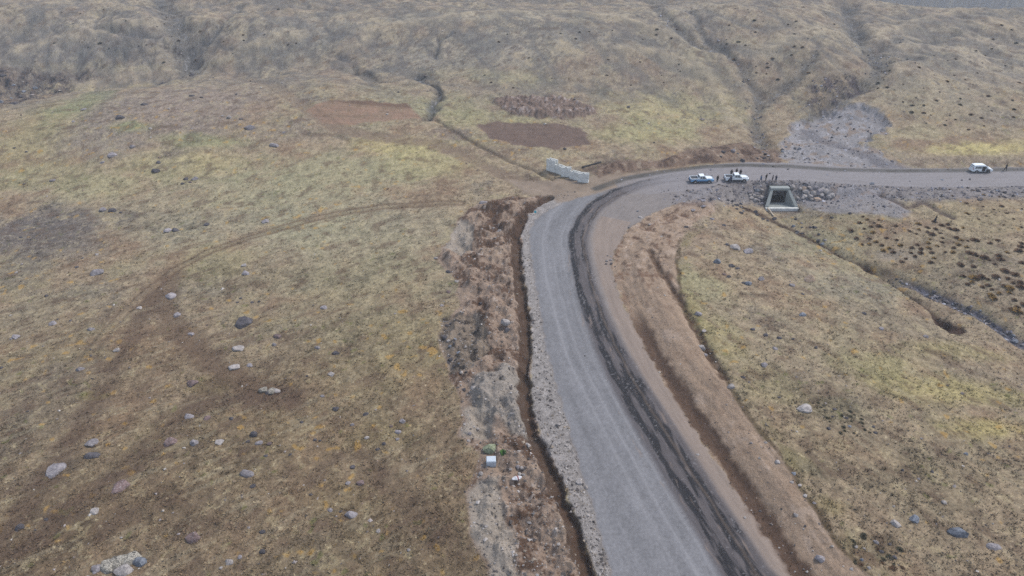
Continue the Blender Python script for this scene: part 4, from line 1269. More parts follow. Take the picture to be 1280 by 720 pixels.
# ------------------------------------------------------------------ tussocks
def tussock_mesh(seed):
    rnd = random.Random(seed)
    verts, faces = [], []
    for k in range(120):
        a = rnd.uniform(0, 2 * math.pi); e = math.acos(rnd.uniform(0.0, 1.0))
        d = Vector((math.cos(a) * math.sin(e), math.sin(a) * math.sin(e), math.cos(e) * 0.75))
        r = rnd.uniform(.75, 1.1)
        b = d * 0.15; t = d * r
        s = Vector((-math.sin(a), math.cos(a), 0)) * rnd.uniform(.07, .14)
        i = len(verts)
        verts += [tuple(b - s), tuple(b + s), tuple(t + s * .4 + Vector((0, 0, -.08 * r))), tuple(t - s * .4)]
        faces.append((i, i + 1, i + 2, i + 3))
    me = bpy.data.meshes.new("tussock"); me.from_pydata(verts, [], faces); me.update()
    return me


M_TUS = plain("brown_tussock", A(108, 84, 64), 0.95, var=.35, scale=2.5, spec=.1)
M_TUS2 = plain("ochre_tussock", A(148, 120, 72), 0.95, var=.3, scale=2.5, spec=.1)
M_TUS3 = plain("dark_green_shrub", A(84, 82, 66), 0.95, var=.3, scale=2.5, spec=.1)
TUS = []
for s in range(4):
    me = tussock_mesh(s); me.materials.append(M_TUS); TUS.append(me)


def tussocks(pts, smin, smax, mats, label, group, name='tussock', cat='tussock'):
    q = spots([a[0] for a in pts], [a[1] for a in pts])
    for x, y, z in zip(*q):
        o = bpy.data.objects.new(name, random.choice(TUS)); COL.objects.link(o)
        o.material_slots[0].link = 'OBJECT'; o.material_slots[0].material = random.choice(mats)
        s = smin + (smax - smin) * random.random() ** 1.8
        o.scale = (s * random.uniform(1.0, 1.3), s, s * .75); o.rotation_euler = (0, 0, random.uniform(0, 6.28))
        o.location = (x, y, z - .03)
        tag(o, label, cat, group)


random.seed(21)
TM = [M_TUS, M_TUS, M_TUS, M_TUS2]
tussocks(poly_scatter(26, [(1070, 268), (1120, 280), (1135, 330), (1085, 318), (1062, 290)], mind=7), .4, .75, TM,
         'brown tussock on the grey slope left of the walker', 'tussocks left of the walker')
tussocks(poly_scatter(36, [(1135, 275), (1205, 278), (1200, 335), (1140, 330)], mind=7), .4, .8, TM,
         'brown tussock on the slope just below the walker', 'tussocks below the walker')
tussocks(poly_scatter(46, [(1195, 300), (1280, 300), (1280, 395), (1230, 372), (1195, 345)], mind=7), .45, .95, TM,
         'brown tussock on the slope above the stream, right of the walker', 'tussocks above the stream')
tussocks(poly_scatter(20, [(1150, 236), (1280, 236), (1280, 295), (1200, 270)], mind=9), .3, .6, TM,
         'small brown tussock on the slope between the road and the walker', 'tussocks under the road')
tussocks(poly_scatter(55, [(1080, 95), (1280, 20), (1280, 170), (1150, 160)], mind=9), .3, .75, [M_TUS, M_TUS3],
         'dark bush dotting the far hillside above the white van', 'bushes on the right hillside', 'bush', 'bush')
tussocks(poly_scatter(36, [(900, 10), (1060, 0), (1030, 90), (960, 110), (905, 60)], mind=9), .3, .75, [M_TUS, M_TUS3],
         'dark bush on the hills between the two far gullies', 'bushes between the gullies', 'bush', 'bush')
tussocks(poly_scatter(30, [(560, 30), (860, 30), (860, 120), (600, 110)], mind=10), .3, .7, [M_TUS, M_TUS3],
         'dark bush on the smooth hill behind the fields', 'bushes on the middle hill', 'bush', 'bush')
tussocks(poly_scatter(26, [(20, 10), (360, 10), (430, 60), (200, 80), (40, 70)], mind=10), .35, .9, [M_TUS, M_TUS3],
         'dark bush beside the gully on the far left hills', 'bushes on the left hills', 'bush', 'bush')
tussocks(poly_scatter(22, [(1020, 500), (1075, 510), (1095, 545), (1045, 545)], mind=6), .2, .42, [M_TUS3],
         'dark green cushion plant in the patch right of the long pale boulder', 'cushion plants right of the boulder', 'cushion_plant', 'plant')
tussocks(poly_scatter(14, [(1045, 668), (1120, 672), (1135, 716), (1070, 716)], mind=7), .25, .5, [M_TUS3, M_TUS],
         'dark weed on the rough end of the dirt bank, bottom right', 'weeds on the end of the bank', 'weed', 'plant')

# ------------------------------------------------------------------ culvert
M_CONC = plain("weathered_concrete", A(150, 156, 154), .9, var=.14, scale=1.6)
M_CONC2 = plain("pale_concrete", A(222, 224, 220, 1.08), .85, var=.18, scale=1.2)
M_BARREL_SHADE = plain("barrel_shade_concrete", A(16, 16, 17), .9, var=.2)  # near-black: shade inside the culvert painted into the concrete colour
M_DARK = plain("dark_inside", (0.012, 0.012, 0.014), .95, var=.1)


def empty(name, loc, rz=0.0):
    o = bpy.data.objects.new(name, None); COL.objects.link(o)
    o.location = loc; o.rotation_euler = (0, 0, rz); o.empty_display_size = .3
    return o


def part(name, verts, faces, mat, parent, bevel=0.0, smooth=False, loc=None):
    me = bpy.data.meshes.new(name)
    bm = bmesh.new()
    vv = [bm.verts.new(v) for v in verts]
    for f in faces:
        try:
            bm.faces.new([vv[i] for i in f])
        except ValueError:
            pass
    if bevel:
        bmesh.ops.bevel(bm, geom=list(bm.edges), offset=bevel, segments=1, affect='EDGES', clamp_overlap=True)
    bmesh.ops.recalc_face_normals(bm, faces=bm.faces)
    for f in bm.faces:
        f.smooth = smooth
    bm.to_mesh(me); bm.free()
    me.materials.append(mat)
    o = bpy.data.objects.new(name, me); COL.objects.link(o)
    o.parent = parent
    if loc: o.location = loc
    return o


BF = [(0, 3, 2, 1), (4, 5, 6, 7), (0, 1, 5, 4), (1, 2, 6, 5), (2, 3, 7, 6), (3, 0, 4, 7)]


def boxv(x0, x1, y0, y1, z0, z1):
    return [(x0, y0, z0), (x1, y0, z0), (x1, y1, z0), (x0, y1, z0), (x0, y0, z1), (x1, y0, z1), (x1, y1, z1), (x0, y1, z1)]


def boxes(name, bl, mat, parent, bevel=0.02):
    v, f = [], []
    for b in bl:
        n = len(v)
        v += b if len(b) == 8 and isinstance(b[0], tuple) else boxv(*b)
        f += [tuple(i + n for i in q) for q in BF]
    return part(name, v, f, mat, parent, bevel)


def build_culvert():
    r = empty("culvert", (CULV[0], CULV[1], -3.75))
    tag(r, 'square concrete box culvert with sloping wing walls under the gravel road', 'culvert')
    w, h = OPEN_W / 2, OPEN_H
    boxes("headwall", [(-w - .55, w + .55, -.02, 1.35, h, h + .58), (-w - .55, -w, -.02, 1.35, .02, h - .003), (w, w + .55, -.02, 1.35, .02, h - .003)], M_CONC, r, .03)
    # barrel, with the shade of its inside put into the near-black colour
    boxes("barrel", [(-w - .3, -w + .003, 1.355, 11, 0, h + .2), (w - .003, w + .3, 1.355, 11, 0, h + .2), (-w, w, 1.355, 11, h - .02, h + .2), (-w + .003, w - .003, .0, 11, -.1, .3)], M_BARREL_SHADE, r, 0)
    boxes("barrel_shade_panel", [(-w + .004, -w + .03, .25, 1.35, .05, h - .004), (w - .03, w - .004, .25, 1.35, .05, h - .004)], M_BARREL_SHADE, r, 0)  # thin dark panels paint the same shade on the inner mouth sides
    boxes("barrel_end", [(-w + .005, w - .005, 9.6, 9.9, .31, h - .03)], M_DARK, r, 0)  # near-black cap, unlit depth of the barrel put into its colour
    # sloping wings
    for s in (-1, 1):
        x0, x1 = s * (w + .02), s * (w + .62)
        e0, e1 = s * (w + 1.35), s * (w + 2.15)
        L_ = -APRON_L
        v = [(x0, -.03, .0), (x1, -.03, .0), (e1, L_, .0), (e0, L_, .0), (x0, -.03, h + .2), (x1, -.03, h + .2), (e1, L_, .35), (e0, L_, .35)]
        part("wing_wall", v, BF, M_CONC, r, .03)
    part("apron", [(-w - .1, -.03, -.25), (w + .1, -.03, -.25), (w + 2.0, -APRON_L - .1, -.25), (-w - 2.0, -APRON_L - .1, -.25),
                   (-w - .1, -.03, .06), (w + .1, -.03, .06), (w + 2.0, -APRON_L - .1, .06), (-w - 2.0, -APRON_L - .1, .06)], BF, M_CONC, r, .02)
    boxes("sill", [(-w - 2.1, w + 2.1, -APRON_L - .6, -APRON_L - .105, -.6, .2)], M_CONC2, r, .03)


build_culvert()


# precast channel units standing by the bend
def build_units():
    P_ = [(690, 213), (699.5, 216), (707.5, 219.5), (718.5, 223), (729, 226.5)]
    q = spots([a[0] for a in P_], [a[1] for a in P_])
    labs = ['tallest pale concrete channel unit, at the left end of the row', 'pale concrete channel unit second from the left, set back',
            'pale concrete channel unit in the middle of the row', 'pale concrete channel unit second from the right in the row',
            'pale concrete channel unit at the right end of the row']
    hs = [3.0, 2.1, 2.3, 1.95, 2.2]
    rots = [-.62, -.75, -.18, -.55, -.2]
    lens = [2.3, 1.9, 2.3, 2.1, 2.5]
    for i, (x, y, z) in enumerate(zip(*q)):
        r = empty("concrete_channel_unit", (x, y, z - .05), rots[i])
        tag(r, labs[i], 'concrete unit', 'precast channel units beside the bend')
        L_, h = lens[i] / 2, hs[i]
        boxes("base_slab", [(-L_, L_, -.75, .75, 0, .22)], M_CONC2, r, .02)
        boxes("side_wall", [(-L_, L_, -.75, -.55, .223, h)], M_CONC2, r, .02)
        boxes("side_wall", [(-L_, L_, .55, .75, .223, h - .25)], M_CONC2, r, .02)
        boxes("lifting_lug", [(-.12, .12, -.72, -.58, h + .002, h + .12)], M_CONC, r, .01)


build_units()


# dark timber behind the units, timber under the apron
def timber(px0, py0, px1, py1, rad, mat, label, name, lift=.1):
    q = spots([px0, px1], [py0, py1])
    a = Vector((q[0][0], q[1][0], q[2][0] + lift)); b = Vector((q[0][1], q[1][1], q[2][1] + lift))
    d = b - a; L_ = d.length
    segs = 9; n = 8
    verts, faces = [], []
    for i in range(segs + 1):
        t = i / segs
        rr = rad * (1 - .25 * t) * (1 + .12 * math.sin(7 * t + 1))
        for k in range(n):
            an = 2 * math.pi * k / n
            verts.append((t * L_ + 0, rr * math.cos(an) + .06 * math.sin(5 * t), rr * math.sin(an)))
    for i in range(segs):
        for k in range(n):
            faces.append((i * n + k, i * n + (k + 1) % n, (i + 1) * n + (k + 1) % n, (i + 1) * n + k))
    faces.append(tuple(range(n))[::-1]); faces.append(tuple(segs * n + k for k in range(n)))
    o = part(name, verts, faces, mat, None, 0, True)
    o.location = a
    o.rotation_euler = d.to_track_quat('X', 'Z').to_euler()
    tag(o, label, 'beam')


M_TIMB = plain("tarred_timber", A(44, 44, 46), .9, var=.3)
M_PALEW = plain("bleached_timber", A(190, 178, 160), .85, var=.15)
timber(728, 210, 751, 203, .28, M_TIMB, 'long dark timber lying on the dirt behind the concrete units', 'timber')
timber(959, 262, 967, 271, .2, M_PALEW, 'pale timber propped in the dirt under the left corner of the apron', 'timber', .25)


# ------------------------------------------------------------------ drain box and its surroundings
def build_drain():
    q = spots([614, 614, 629, 606, 646, 666, 669, 652], [581, 563, 566, 560, 599, 586, 268.5, 590])
    x, y, z = (a[0] for a in q)
    r = empty("drain_box", (x, y, z - .1), .05)
    tag(r, 'small pale concrete drain box on the spoil bank beside the ditch', 'drain box')
    M_ = plain("clean_concrete", A(196, 208, 220), .8, var=.08)
    boxes("box_wall", [(-.6, .6, -.5, -.38, 0, 1.1), (-.6, .6, .38, .5, 0, 1.1), (-.6, -.48, -.377, .377, 0, 1.1), (.48, .6, -.377, .377, 0, 1.1)], M_, r, .015)
    boxes("lid", [(-.56, .56, -.46, .46, 1.102, 1.18)], M_, r, .02)
    boxes("outlet_slab", [(-.75, .9, -1.5, -.52, -.05, .12)], M_CONC, r, .02)
    # grass-topped boulder behind
    put_rock(q[0][1], q[1][1], q[2][1] + .2, 2.6, 'n', .5, 'pale green lichened boulder directly behind the drain box', 'rocks at the drain box', 'boulder', 'boulder', sink=.15)
    M_G = plain("green_weed", A(84, 128, 62), .9, var=.3)
    o = bpy.data.objects.new("weed", TUS[0]); COL.objects.link(o)
    o.material_slots[0].link = 'OBJECT'; o.material_slots[0].material = M_G
    o.location = (q[0][2], q[1][2], q[2][2]); o.scale = (.5, .5, .6)
    tag(o, 'bright green weed at the right shoulder of the drain box', 'plant')
    # dark hollow stones and litter
    M_R = plain("red_plastic", A(150, 60, 66), .5); M_W = plain("white_plastic", A(214, 214, 218), .5, var=.08)
    r = empty("crumpled_sack", (q[0][4], q[1][4], q[2][4] + .05), .3)
    tag(r, 'crumpled white sack with a red band among the heap stones', 'sack')
    v, f = [], []
    n, m = 10, 7
    rnd = random.Random(5)
    for i in range(n + 1):
        for j in range(m):
            a = 2 * math.pi * j / m
            t = i / n
            rr = .28 * math.sin(math.pi * min(max(t, .04), .96)) ** .5 * rnd.uniform(.8, 1.2)
            v.append(((t - .5) * 1.2, rr * math.cos(a) * 1.2, rr * math.sin(a) * .7 + .15))
    for i in range(n):
        for j in range(m):
            f.append((i * m + j, i * m + (j + 1) % m, (i + 1) * m + (j + 1) % m, (i + 1) * m + j))
    f.append(tuple(range(m))); f.append(tuple(n * m + j for j in range(m)))
    part("bag_body", v, f, M_W, r)
    v2 = [(a * .25 + .1, b * 1.08, (c - .15) * 1.1 + .15) for a, b, c in v]
    part("red_band", v2, f, M_R, r)
    # cyan marker at the bend
    r = empty("marker_stake", (q[0][6], q[1][6], q[2][6]))
    tag(r, 'small cyan marker board on a stake at the road edge where it bends', 'marker')
    M_C = plain("cyan_paint", A(70, 190, 205), .5, var=.05)
    boxes("stake", [(-.04, .04, -.04, .04, -.2, .9)], M_PALEW, r, .005)
    boxes("board", [(-.22, .22, -.07, -.042, .45, .95)], M_C, r, .005)


build_drain()


# ------------------------------------------------------------------ vehicles
M_TYRE = plain("tyre_rubber", (0.02, 0.02, 0.022), .85)
M_RIM = plain("rim_metal", A(170, 172, 176), .4, .6)
M_GLASS = plain("dark_glass", (0.03, 0.045, 0.06), .12, spec=.6)
M_WHITE = plain("white_car_paint", A(232, 240, 245, 1.1), .35, var=.03)
M_BLUE = plain("light_blue_car_paint", A(118, 170, 212), .35, var=.04)
M_NAVY = plain("navy_blue_trim", A(28, 52, 88), .5, var=.05)
M_CHARC = plain("charcoal_trim", A(44, 48, 56), .6, var=.05)
M_LAMP = plain("lamp_lens", A(226, 230, 232), .15, var=.02)
M_TAIL = plain("tail_lens", A(170, 40, 40), .25, var=.02)


def loft(name, stations, mat, parent, bevel=.0, smooth=False, closed_ends=True):
    """stations: list of (x, [(y,z)...]) closed sections"""
    v, f = [], []
    n = len(stations[0][1])
    for x, s in stations:
        v += [(x, a, b) for a, b in s]
    for i in range(len(stations) - 1):
        for k in range(n):
            f.append((i * n + k, i * n + (k + 1) % n, (i + 1) * n + (k + 1) % n, (i + 1) * n + k))
    if closed_ends:
        f.append(tuple(range(n))); f.append(tuple((len(stations) - 1) * n + k for k in range(n)))
    return part(name, v, f, mat, parent, bevel, smooth)


def sec(hw, zb, zt, ch=.12, tuck=.05):
    return [(-hw + tuck, zb), (hw - tuck, zb), (hw, zb + .18), (hw, zt - ch), (hw - ch, zt), (-hw + ch, zt), (-hw, zt - ch), (-hw, zb + .18)]


def wheel(root, x, y, rad=.38):
    s = 1 if y > 0 else -1
    v, f = [], []
    n = 20
    prof = [(rad * .55, -.12), (rad * .93, -.12), (rad, -.07), (rad, .07), (rad * .93, .12), (rad * .55, .12)]
    for k in range(n):
        a = 2 * math.pi * k / n
        for r_, o in prof:
            v.append((r_ * math.cos(a), o, r_ * math.sin(a)))
    m = len(prof)
    for k in range(n):
        for j in range(m):
            f.append((k * m + j, ((k + 1) % n) * m + j, ((k + 1) % n) * m + (j + 1) % m, k * m + (j + 1) % m))
    w = part("wheel", v, f, M_TYRE, root, 0, True, (x, y, rad))
    v, f = [], []
    for k in range(n):
        a = 2 * math.pi * k / n
        rr = rad * .56
        v.append((rr * math.cos(a), s * .10, rr * math.sin(a)))
        v.append((rr * math.cos(a), -s * .06, rr * math.sin(a)))
    v.append((0, s * .07, 0))
    for k in range(n):
        f.append((2 * k, 2 * ((k + 1) % n), 2 * ((k + 1) % n) + 1, 2 * k + 1))
        f.append((2 * k, 2 * ((k + 1) % n), 2 * n))
    part("rim", v, f, M_RIM, w)
    return w


def quad_panel(name, pts, mat, parent, out, th=.02):
    o = Vector(out).normalized() * th
    v = [tuple(Vector(p)) for p in pts] + [tuple(Vector(p) + o) for p in pts]
    return part(name, v, BF, mat, parent)


def pickup(loc, rz, label, upper, lower, sill, group):
    r = empty("pickup_truck", loc, rz)
    tag(r, label, 'pickup truck', group)
    hw = .92
    # lower body with wheel arches cut by stepping the floor
    def arch(x):
        for cx in (-1.55, 1.65):
            d = abs(x - cx)
            if d < .5:
                return .42 + math.sqrt(max(.25 - d * d, 0)) * .82
        return .42
    xs = [-2.6, -2.55, -2.1] + [-1.55 + .5 * math.cos(a) for a in np.linspace(math.pi, 0, 9)] + [-.7, -.69, .6, .9] + [1.65 + .5 * math.cos(a) for a in np.linspace(math.pi, 0, 9)] + [2.3, 2.62, 2.68]
    xs = sorted(xs)
    st = []
    for x in xs:
        top = 1.02 if x < 1.0 else 1.02 - .1 * ((x - 1.0) / 1.7) ** 2
        w = hw - (.12 * ((x - 2.2) / .5) ** 2 if x > 2.2 else 0)
        zb = arch(x)
        st.append((x, [(-w + .03, zb), (w - .03, zb), (w, zb + .04), (w, .80), (w, top - .1), (w - .1, top), (-w + .1, top), (-w, top - .1), (-w, .80), (-w, zb + .04)]))
    # leave room for the bed: body ends at the cab rear on top
    body = loft("body", st, lower, r)
    # bonnet bulge
    loft("bonnet", [(.98, sec(.80, 1.0, 1.16, .06)), (1.8, sec(.78, 1.0, 1.12, .06)), (2.45, sec(.70, .93, 1.03, .05))], upper, r, 0)
    # cab
    cb = [(-.72, .86, .80), (-.62, .84, .75), (.55, .84, .75), (1.15, .86, .80)]
    z0, z1 = 1.0, 1.74
    loft("cab", [(-.72, [(-.86, z0), (.86, z0), (.86, z0 + .05), (.80, 1.2), (-.80, 1.2), (-.86, z0 + .05)]),
                 (-.60, [(-.86, z0), (.86, z0), (.86, z0 + .05), (.72, z1), (-.72, z1), (-.86, z0 + .05)]),
                 (.45, [(-.86, z0), (.86, z0), (.86, z0 + .05), (.70, z1 + .02), (-.70, z1 + .02), (-.86, z0 + .05)]),
                 (1.15, [(-.86, z0), (.86, z0), (.86, z0 + .05), (.80, z0 + .12), (-.80, z0 + .12), (-.86, z0 + .05)])], upper, r)
    for s in (-1, 1):
        for a, b in ((-.52, -.04), (.04, .62)):
            b1 = b if b < .3 else .42
            quad_panel("side_window", [(a, s * .855, 1.12), (b + (.18 if b > .3 else 0), s * .855, 1.12), (b1, s * .735, 1.64), (a + .03, s * .735, 1.64)], M_GLASS, r, (0, s, .25), .015)
        boxes("mirror", [(.78, .88, s * .90 if s > 0 else -1.08, 1.08 if s > 0 else -.90, 1.12, 1.27)], M_CHARC, r, .02)
        boxes("headlight", [(2.5, 2.66, s * .62 - .16, s * .62 + .16, .76, .90)], M_LAMP, r, .02)
        boxes("tail_light", [(-2.63, -2.58, s * .84 - .06, s * .84 + .06, .72, .98)], M_TAIL, r, .01)
        boxes("side_sill", [(-.95, 1.1, s * .925 - .02, s * .925 + .02, .40, .62)], sill, r, .01)
        wheel(r, -1.55, s * .84); wheel(r, 1.65, s * .84)
    quad_panel("windscreen", [(1.08, -.74, 1.14), (1.08, .74, 1.14), (.52, .64, 1.72), (.52, -.64, 1.72)], M_GLASS, r, (.7, 0, .7), .015)
    quad_panel("rear_window", [(-.72, -.6, 1.24), (-.72, .6, 1.24), (-.625, .58, 1.62), (-.625, -.58, 1.62)], M_GLASS, r, (-1, 0, .2), .015)
    # load bed rails above the body and a dark floor
    boxes("load_bed", [(-2.6, -.78, -.92, -.82, 1.022, 1.20), (-2.6, -.78, .82, .92, 1.022, 1.20), (-2.6, -2.52, -.817, .817, 1.022, 1.20), (-.88, -.78, -.817, .817, 1.022, 1.25)], lower if lower is not M_BLUE else upper, r, .01)
    boxes("bed_floor", [(-2.515, -.885, -.815, .815, 1.024, 1.04)], M_CHARC, r, 0)
    boxes("front_bumper", [(2.64, 2.78, -.84, .84, .42, .68)], sill, r, .03)
    boxes("rear_bumper", [(-2.76, -2.62, -.84, .84, .44, .62)], sill, r, .03)
    return r


def van(loc, rz):
    r = empty("white_van", loc, rz)
    tag(r, 'white family van with its dark side door open, alone on the road', 'van')
    prof = [(-2.35, .45, 1.05, .80), (-2.32, .40, 1.35, .86), (-2.2, .38, 1.78, .88), (-1.9, .38, 1.86, .90)]
    st = []
    for x in np.concatenate([[-2.36, -2.3, -2.15, -1.95], np.linspace(-1.85, -1.05, 9), [-.6, 0, .5], np.linspace(.95, 1.8, 9), [2.1, 2.3, 2.38]]):
        top = np.interp(x, [-2.36, -2.3, -2.15, -1.8, .2, .9, 1.35, 2.0, 2.3, 2.38], [1.0, 1.45, 1.76, 1.86, 1.86, 1.55, 1.12, 1.0, .82, .7])
        hw = np.interp(x, [-2.36, -2.2, -1.9, 1.6, 2.2, 2.38], [.78, .88, .9, .9, .8, .66])
        tw = hw - (.20 if top > 1.3 else .1)
        zb = .36
        for cx in (-1.45, 1.38):
            d = abs(x - cx)
            if d < .42:
                zb = .36 + math.sqrt(max(.18 - d * d, 0)) * .85
        belt = min(1.05, top - .08)
        st.append((x, [(-hw + .03, zb), (hw - .03, zb), (hw, zb + .04), (hw, belt), (tw, top), (-tw, top), (-hw, belt), (-hw, zb + .04)]))
    loft("body", st, M_WHITE, r)
    for s in (-1, 1):
        def sy(z):
            return s * (.9 - .20 * (z - 1.05) / .8 + .004)
        for a, b, c, d in ((-2.0, -1.5, -1.48, -1.92), (-1.4, -.5, -.5, -1.4), (-.4, .3, .25, -.4), (.4, .95, .5, .38)):
            quad_panel("side_window", [(a, sy(1.1), 1.1), (b, sy(1.1), 1.1), (c, sy(1.6), 1.6), (d, sy(1.6), 1.6)], M_GLASS, r, (0, s, .2), .015)
        boxes("headlight", [(2.18, 2.34, s * .6 - .14, s * .6 + .14, .68, .82)], M_LAMP, r, .02)
        boxes("tail_light", [(-2.36, -2.29, s * .76 - .07, s * .76 + .07, .8, 1.2)], M_TAIL, r, .01)
        boxes("mirror", [(.95, 1.05, .92 if s > 0 else -1.1, 1.1 if s > 0 else -.92, 1.05, 1.2)], M_WHITE, r, .02)
        wheel(r, -1.45, s * .8, .34); wheel(r, 1.38, s * .8, .34)
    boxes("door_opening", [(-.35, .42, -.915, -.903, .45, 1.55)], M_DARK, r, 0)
    boxes("open_door", [(.42, 1.22, -1.32, -1.27, .45, 1.12), ], M_CHARC, r, .01)
    quad_panel("windscreen", [(1.32, -.68, 1.15), (1.32, .68, 1.15), (.86, .6, 1.60), (.86, -.6, 1.60)], M_GLASS, r, (.7, 0, .7), .02)
    quad_panel("rear_window", [(-2.33, -.66, 1.22), (-2.33, .66, 1.22), (-2.21, .6, 1.66), (-2.21, -.6, 1.66)], M_GLASS, r, (-1, 0, .3), .015)
    boxes("rear_bumper", [(-2.46, -2.33, -.78, .78, .38, .62)], M_WHITE, r, .03)
    boxes("front_bumper", [(2.32, 2.44, -.70, .70, .34, .58)], M_WHITE, r, .03)
    return r


# ------------------------------------------------------------------ people
M_SKIN = plain("skin", A(176, 134, 108), .6, var=.05)
CLOTH = {}


def cloth(rgb):
    if rgb not in CLOTH:
        CLOTH[rgb] = plain("cloth", A(*rgb), .9, var=.12, scale=9)
    return CLOTH[rgb]


def person_mesh(pose):
    J = {'pelvis': ((0, 0, .94), .135), 'waist': ((0, 0, 1.08), .125), 'chest': ((0, .0, 1.30), .155), 'neckb': ((0, 0, 1.46), .075), 'neck': ((0, .01, 1.52), .055),
         'head': ((0, .02, 1.62), .088), 'crown': ((0, .01, 1.71), .07)}
    E = [('pelvis', 'waist'), ('waist', 'chest'), ('chest', 'neckb'), ('neckb', 'neck'), ('neck', 'head'), ('head', 'crown')]
    st, sw = pose.get('stride', .1), pose.get('swing', .05)
    hands_front = pose.get('front', False)
    for s, n in ((-1, 'l'), (1, 'r')):
        J['hip' + n] = ((s * .10, 0, .88), .10)
        J['knee' + n] = ((s * .12, s * st * .6 + .03, .50), .065)
        J['ankle' + n] = ((s * .13, s * st - .02, .09), .045)
        J['heel' + n] = ((s * .135, s * st + .03, .045), .042)
        J['toe' + n] = ((s * .15, s * st + .19, .035), .035)
        E += [('pelvis', 'hip' + n), ('hip' + n, 'knee' + n), ('knee' + n, 'ankle' + n), ('ankle' + n, 'heel' + n), ('heel' + n, 'toe' + n)]
        J['sh' + n] = ((s * .19, 0, 1.41), .07)
        if hands_front:
            J['el' + n] = ((s * .26, .02, 1.13), .048); J['wr' + n] = ((s * .13, .24, 1.10), .034)
            hd = Vector((-s * .5, .8, 0)).normalized()
        else:
            J['el' + n] = ((s * .25, -s * sw * .5 - .02, 1.13), .048); J['wr' + n] = ((s * .27, -s * sw + .05, .88), .034)
            hd = Vector((0, .15, -1)).normalized()
        J['palm' + n] = (tuple(Vector(J['wr' + n][0]) + hd * .07), .034)
        E += [('chest', 'sh' + n), ('sh' + n, 'el' + n), ('el' + n, 'wr' + n), ('wr' + n, 'palm' + n)]
        side = Vector((0, 1, 0)) if not hands_front else Vector((0, 0, 1))
        for k, (o, ln) in enumerate(((-.03, .07), (-.01, .085), (.01, .08), (.03, .06))):
            b = Vector(J['palm' + n][0]) + side * o + hd * .03
            J[f'f{n}{k}a'] = (tuple(b), .010); J[f'f{n}{k}b'] = (tuple(b + hd * ln + Vector((-s * .015, 0, 0))), .008)
            E += [('palm' + n, f'f{n}{k}a'), (f'f{n}{k}a', f'f{n}{k}b')]
        t0 = Vector(J['wr' + n][0]) + hd * .03 + side * .035
        J['th' + n] = (tuple(t0), .012); J['tt' + n] = (tuple(t0 + hd * .05 + side * .02), .009)
        E += [('wr' + n, 'th' + n), ('th' + n, 'tt' + n)]
    keys = list(J)
    me = bpy.data.meshes.new("person")
    me.from_pydata([J[k][0] for k in keys], [(keys.index(a), keys.index(b)) for a, b in E], [])
    o = bpy.data.objects.new("tmp", me); COL.objects.link(o)
    m = o.modifiers.new("s", 'SKIN')
    for i, k in enumerate(keys):
        rr = J[k][1]
        rr = rr * (1.4 if k[:2] in ('ch', 'wa', 'pe', 'hi', 'kn', 'sh', 'el') else 1)
        me.skin_vertices[0].data[i].radius = (rr, rr * (.78 if k in ('chest', 'waist', 'pelvis') else 1))
        me.skin_vertices[0].data[i].use_root = (k == 'pelvis')
    sb = o.modifiers.new("u", 'SUBSURF'); sb.levels = 1; sb.render_levels = 1
    dg = bpy.context.evaluated_depsgraph_get()
    dg.update()
    out = bpy.data.meshes.new_from_object(o.evaluated_get(dg))
    bpy.data.objects.remove(o)
    out.name = "person"
    out.materials.clear()
    for m_ in (M_SKIN, M_SKIN, M_SKIN, M_SKIN):
        out.materials.append(m_)
    for p in out.polygons:
        z = p.center[2]; ax = abs(p.center[0])
        p.use_smooth = True
        if z > 1.49: p.material_index = 0
        elif z < .09: p.material_index = 3
        elif (z < .86 and ax > .235) or (z < .9 and ax > .24) or (hands_front and p.center[1] > .26 and z > .9): p.material_index = 0
        elif z < .93: p.material_index = 2
        else: p.material_index = 1
    return out


POSE = [person_mesh({'stride': .05, 'swing': .03}), person_mesh({'stride': .24, 'swing': .14}), person_mesh({'stride': .08, 'front': True})]
M_HAIR = plain("dark_hair", A(34, 28, 26), .8)
M_SHOE = plain("black_shoe", (0.02, 0.02, 0.02), .6)


def hair_mesh():
    bm = bmesh.new()
    bmesh.ops.create_uvsphere(bm, u_segments=14, v_segments=10, radius=.108)
    for v in list(bm.verts):
        if v.co.z < -.02 and v.co.y > -.02 or v.co.z < -.05 or (v.co.y > .075 and v.co.z < .03):
            bm.verts.remove(v)
    for v in bm.verts:
        v.co.y *= 1.05; v.co.z *= 1.1
    me = bpy.data.meshes.new("hair"); bm.to_mesh(me); bm.free(); me.materials.append(M_HAIR)
    return me


HAIR = hair_mesh()


def face_parts(root):
    v = [(-.014, .10, 1.605), (.014, .10, 1.605), (0, .135, 1.608), (0, .10, 1.655)]
    part("nose", v, [(0, 1, 2), (1, 3, 2), (3, 0, 2), (0, 3, 1)], M_SKIN, root)
    for s in (-1, 1):
        boxes("eye", [(s * .034 - .011, s * .034 + .011, .095, .108, 1.64, 1.652)], M_HAIR, root, .002)
        boxes("ear", [(s * .092 - .008, s * .092 + .008, .0, .035, 1.6, 1.655)], M_SKIN, root, .004)
    boxes("mouth", [(-.024, .024, .096, .106, 1.572, 1.580)], M_TAIL, root, .002)


def person(x, y, z, rz, pose, top, legs, label, scale=1.0, group='people on the road'):
    me = POSE[pose].copy()
    me.materials[0] = M_SKIN; me.materials[1] = cloth(top); me.materials[2] = cloth(legs); me.materials[3] = M_SHOE
    o = bpy.data.objects.new("person", me); COL.objects.link(o)
    o.location = (x, y, z); o.rotation_euler = (0, 0, rz); o.scale = (scale,) * 3
    h = bpy.data.objects.new("hair", HAIR); COL.objects.link(h); h.parent = o; h.location = (0, .005, 1.665)
    face_parts(o)
    tag(o, label, 'person', group)
    return o


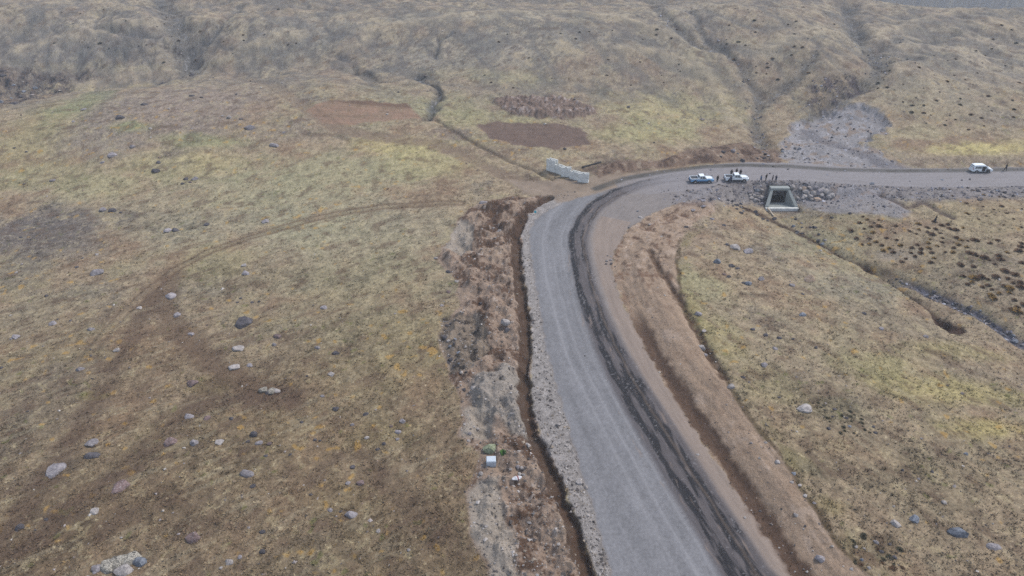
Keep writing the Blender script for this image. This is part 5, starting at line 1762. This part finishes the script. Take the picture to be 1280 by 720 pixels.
def build_traffic():
    q = spots([876, 919.5, 1225], [227.5, 226, 214.5])
    X, Y, Z = q
    pickup((X[0], Y[0], Z[0]), .03, 'light blue and white pickup truck at the left of the two pickups', M_WHITE, M_BLUE, M_NAVY, 'pickups parked on the road')
    pickup((X[1], Y[1], Z[1]), -.02, 'white pickup truck with dark sills and people behind its cab', M_WHITE, M_WHITE, M_CHARC, 'pickups parked on the road')
    van((X[2], Y[2], Z[2]), .0)
    PP = [
        (896.3, 227.8, .2, 0, (30, 30, 36), (34, 36, 44), 'person in dark clothes standing between the two pickups', 1.0),
        (912.6, 228.8, 2.8, 0, (34, 62, 96), (36, 50, 78), 'person in navy blue standing at the near side of the white pickup', 1.0),
        (913.5, 220.5, 3.0, 0, (40, 42, 50), (40, 42, 50), 'person behind the load bed of the white pickup', 1.0),
        (919.8, 219.3, 3.3, 2, (26, 26, 30), (30, 30, 36), 'person in black standing behind the cab of the white pickup', 1.03),
        (924.8, 220.3, 2.7, 0, (48, 46, 56), (40, 42, 50), 'person behind the bonnet of the white pickup', 1.0),
        (950.5, 227.6, -1.2, 1, (92, 116, 148), (74, 92, 122), 'person in faded blue at the left of the roadside group', .98),
        (957.0, 226.2, .5, 2, (28, 26, 32), (66, 66, 78), 'person in a black jacket and grey trousers above the culvert', 1.02),
        (965.0, 227.4, 1.0, 0, (40, 30, 48), (56, 52, 66), 'person in a dark plum coat, left of the close pair', .98),
        (969.2, 227.6, -1.0, 2, (34, 40, 72), (52, 60, 82), 'person in a dark blue coat, right of the close pair', 1.0),
        (1256.0, 213.8, 1.4, 1, (22, 24, 34), (26, 30, 44), 'person in black walking on the road beyond the white van', 1.05),
        (1168.0, 278.5, .9, 1, (22, 22, 28), (30, 36, 58), 'person in black walking alone on the tussock slope', 1.05),
    ]
    q = spots([a[0] for a in PP], [a[1] for a in PP])
    for (px, py, rz, pose, top, legs, lab, scl), x, y, z in zip(PP, *q):
        person(x, y, z, rz, pose, top, legs, lab, scl)


build_traffic()

# ------------------------------------------------------------------ air
def build_haze():
    x0, x1, y0, y1, z0, z1 = -5200, 5200, -3600, 5200, -420, 120
    o = part("haze", boxv(x0, x1, y0, y1, z0, z1), BF, M_WHITE, None)
    m = bpy.data.materials.new("pale_air"); m.use_nodes = True
    t = m.node_tree; t.nodes.clear()
    out = t.nodes.new("ShaderNodeOutputMaterial"); pv = t.nodes.new("ShaderNodeVolumePrincipled")
    pv.inputs["Color"].default_value = (0.82, 0.90, 1.0, 1)
    pv.inputs["Density"].default_value = 0.00034
    t.links.new(pv.outputs[0], out.inputs["Volume"])
    o.data.materials.clear(); o.data.materials.append(m)
    tag(o, 'thin pale haze hanging over the valley', 'haze', kind='stuff')


build_haze()
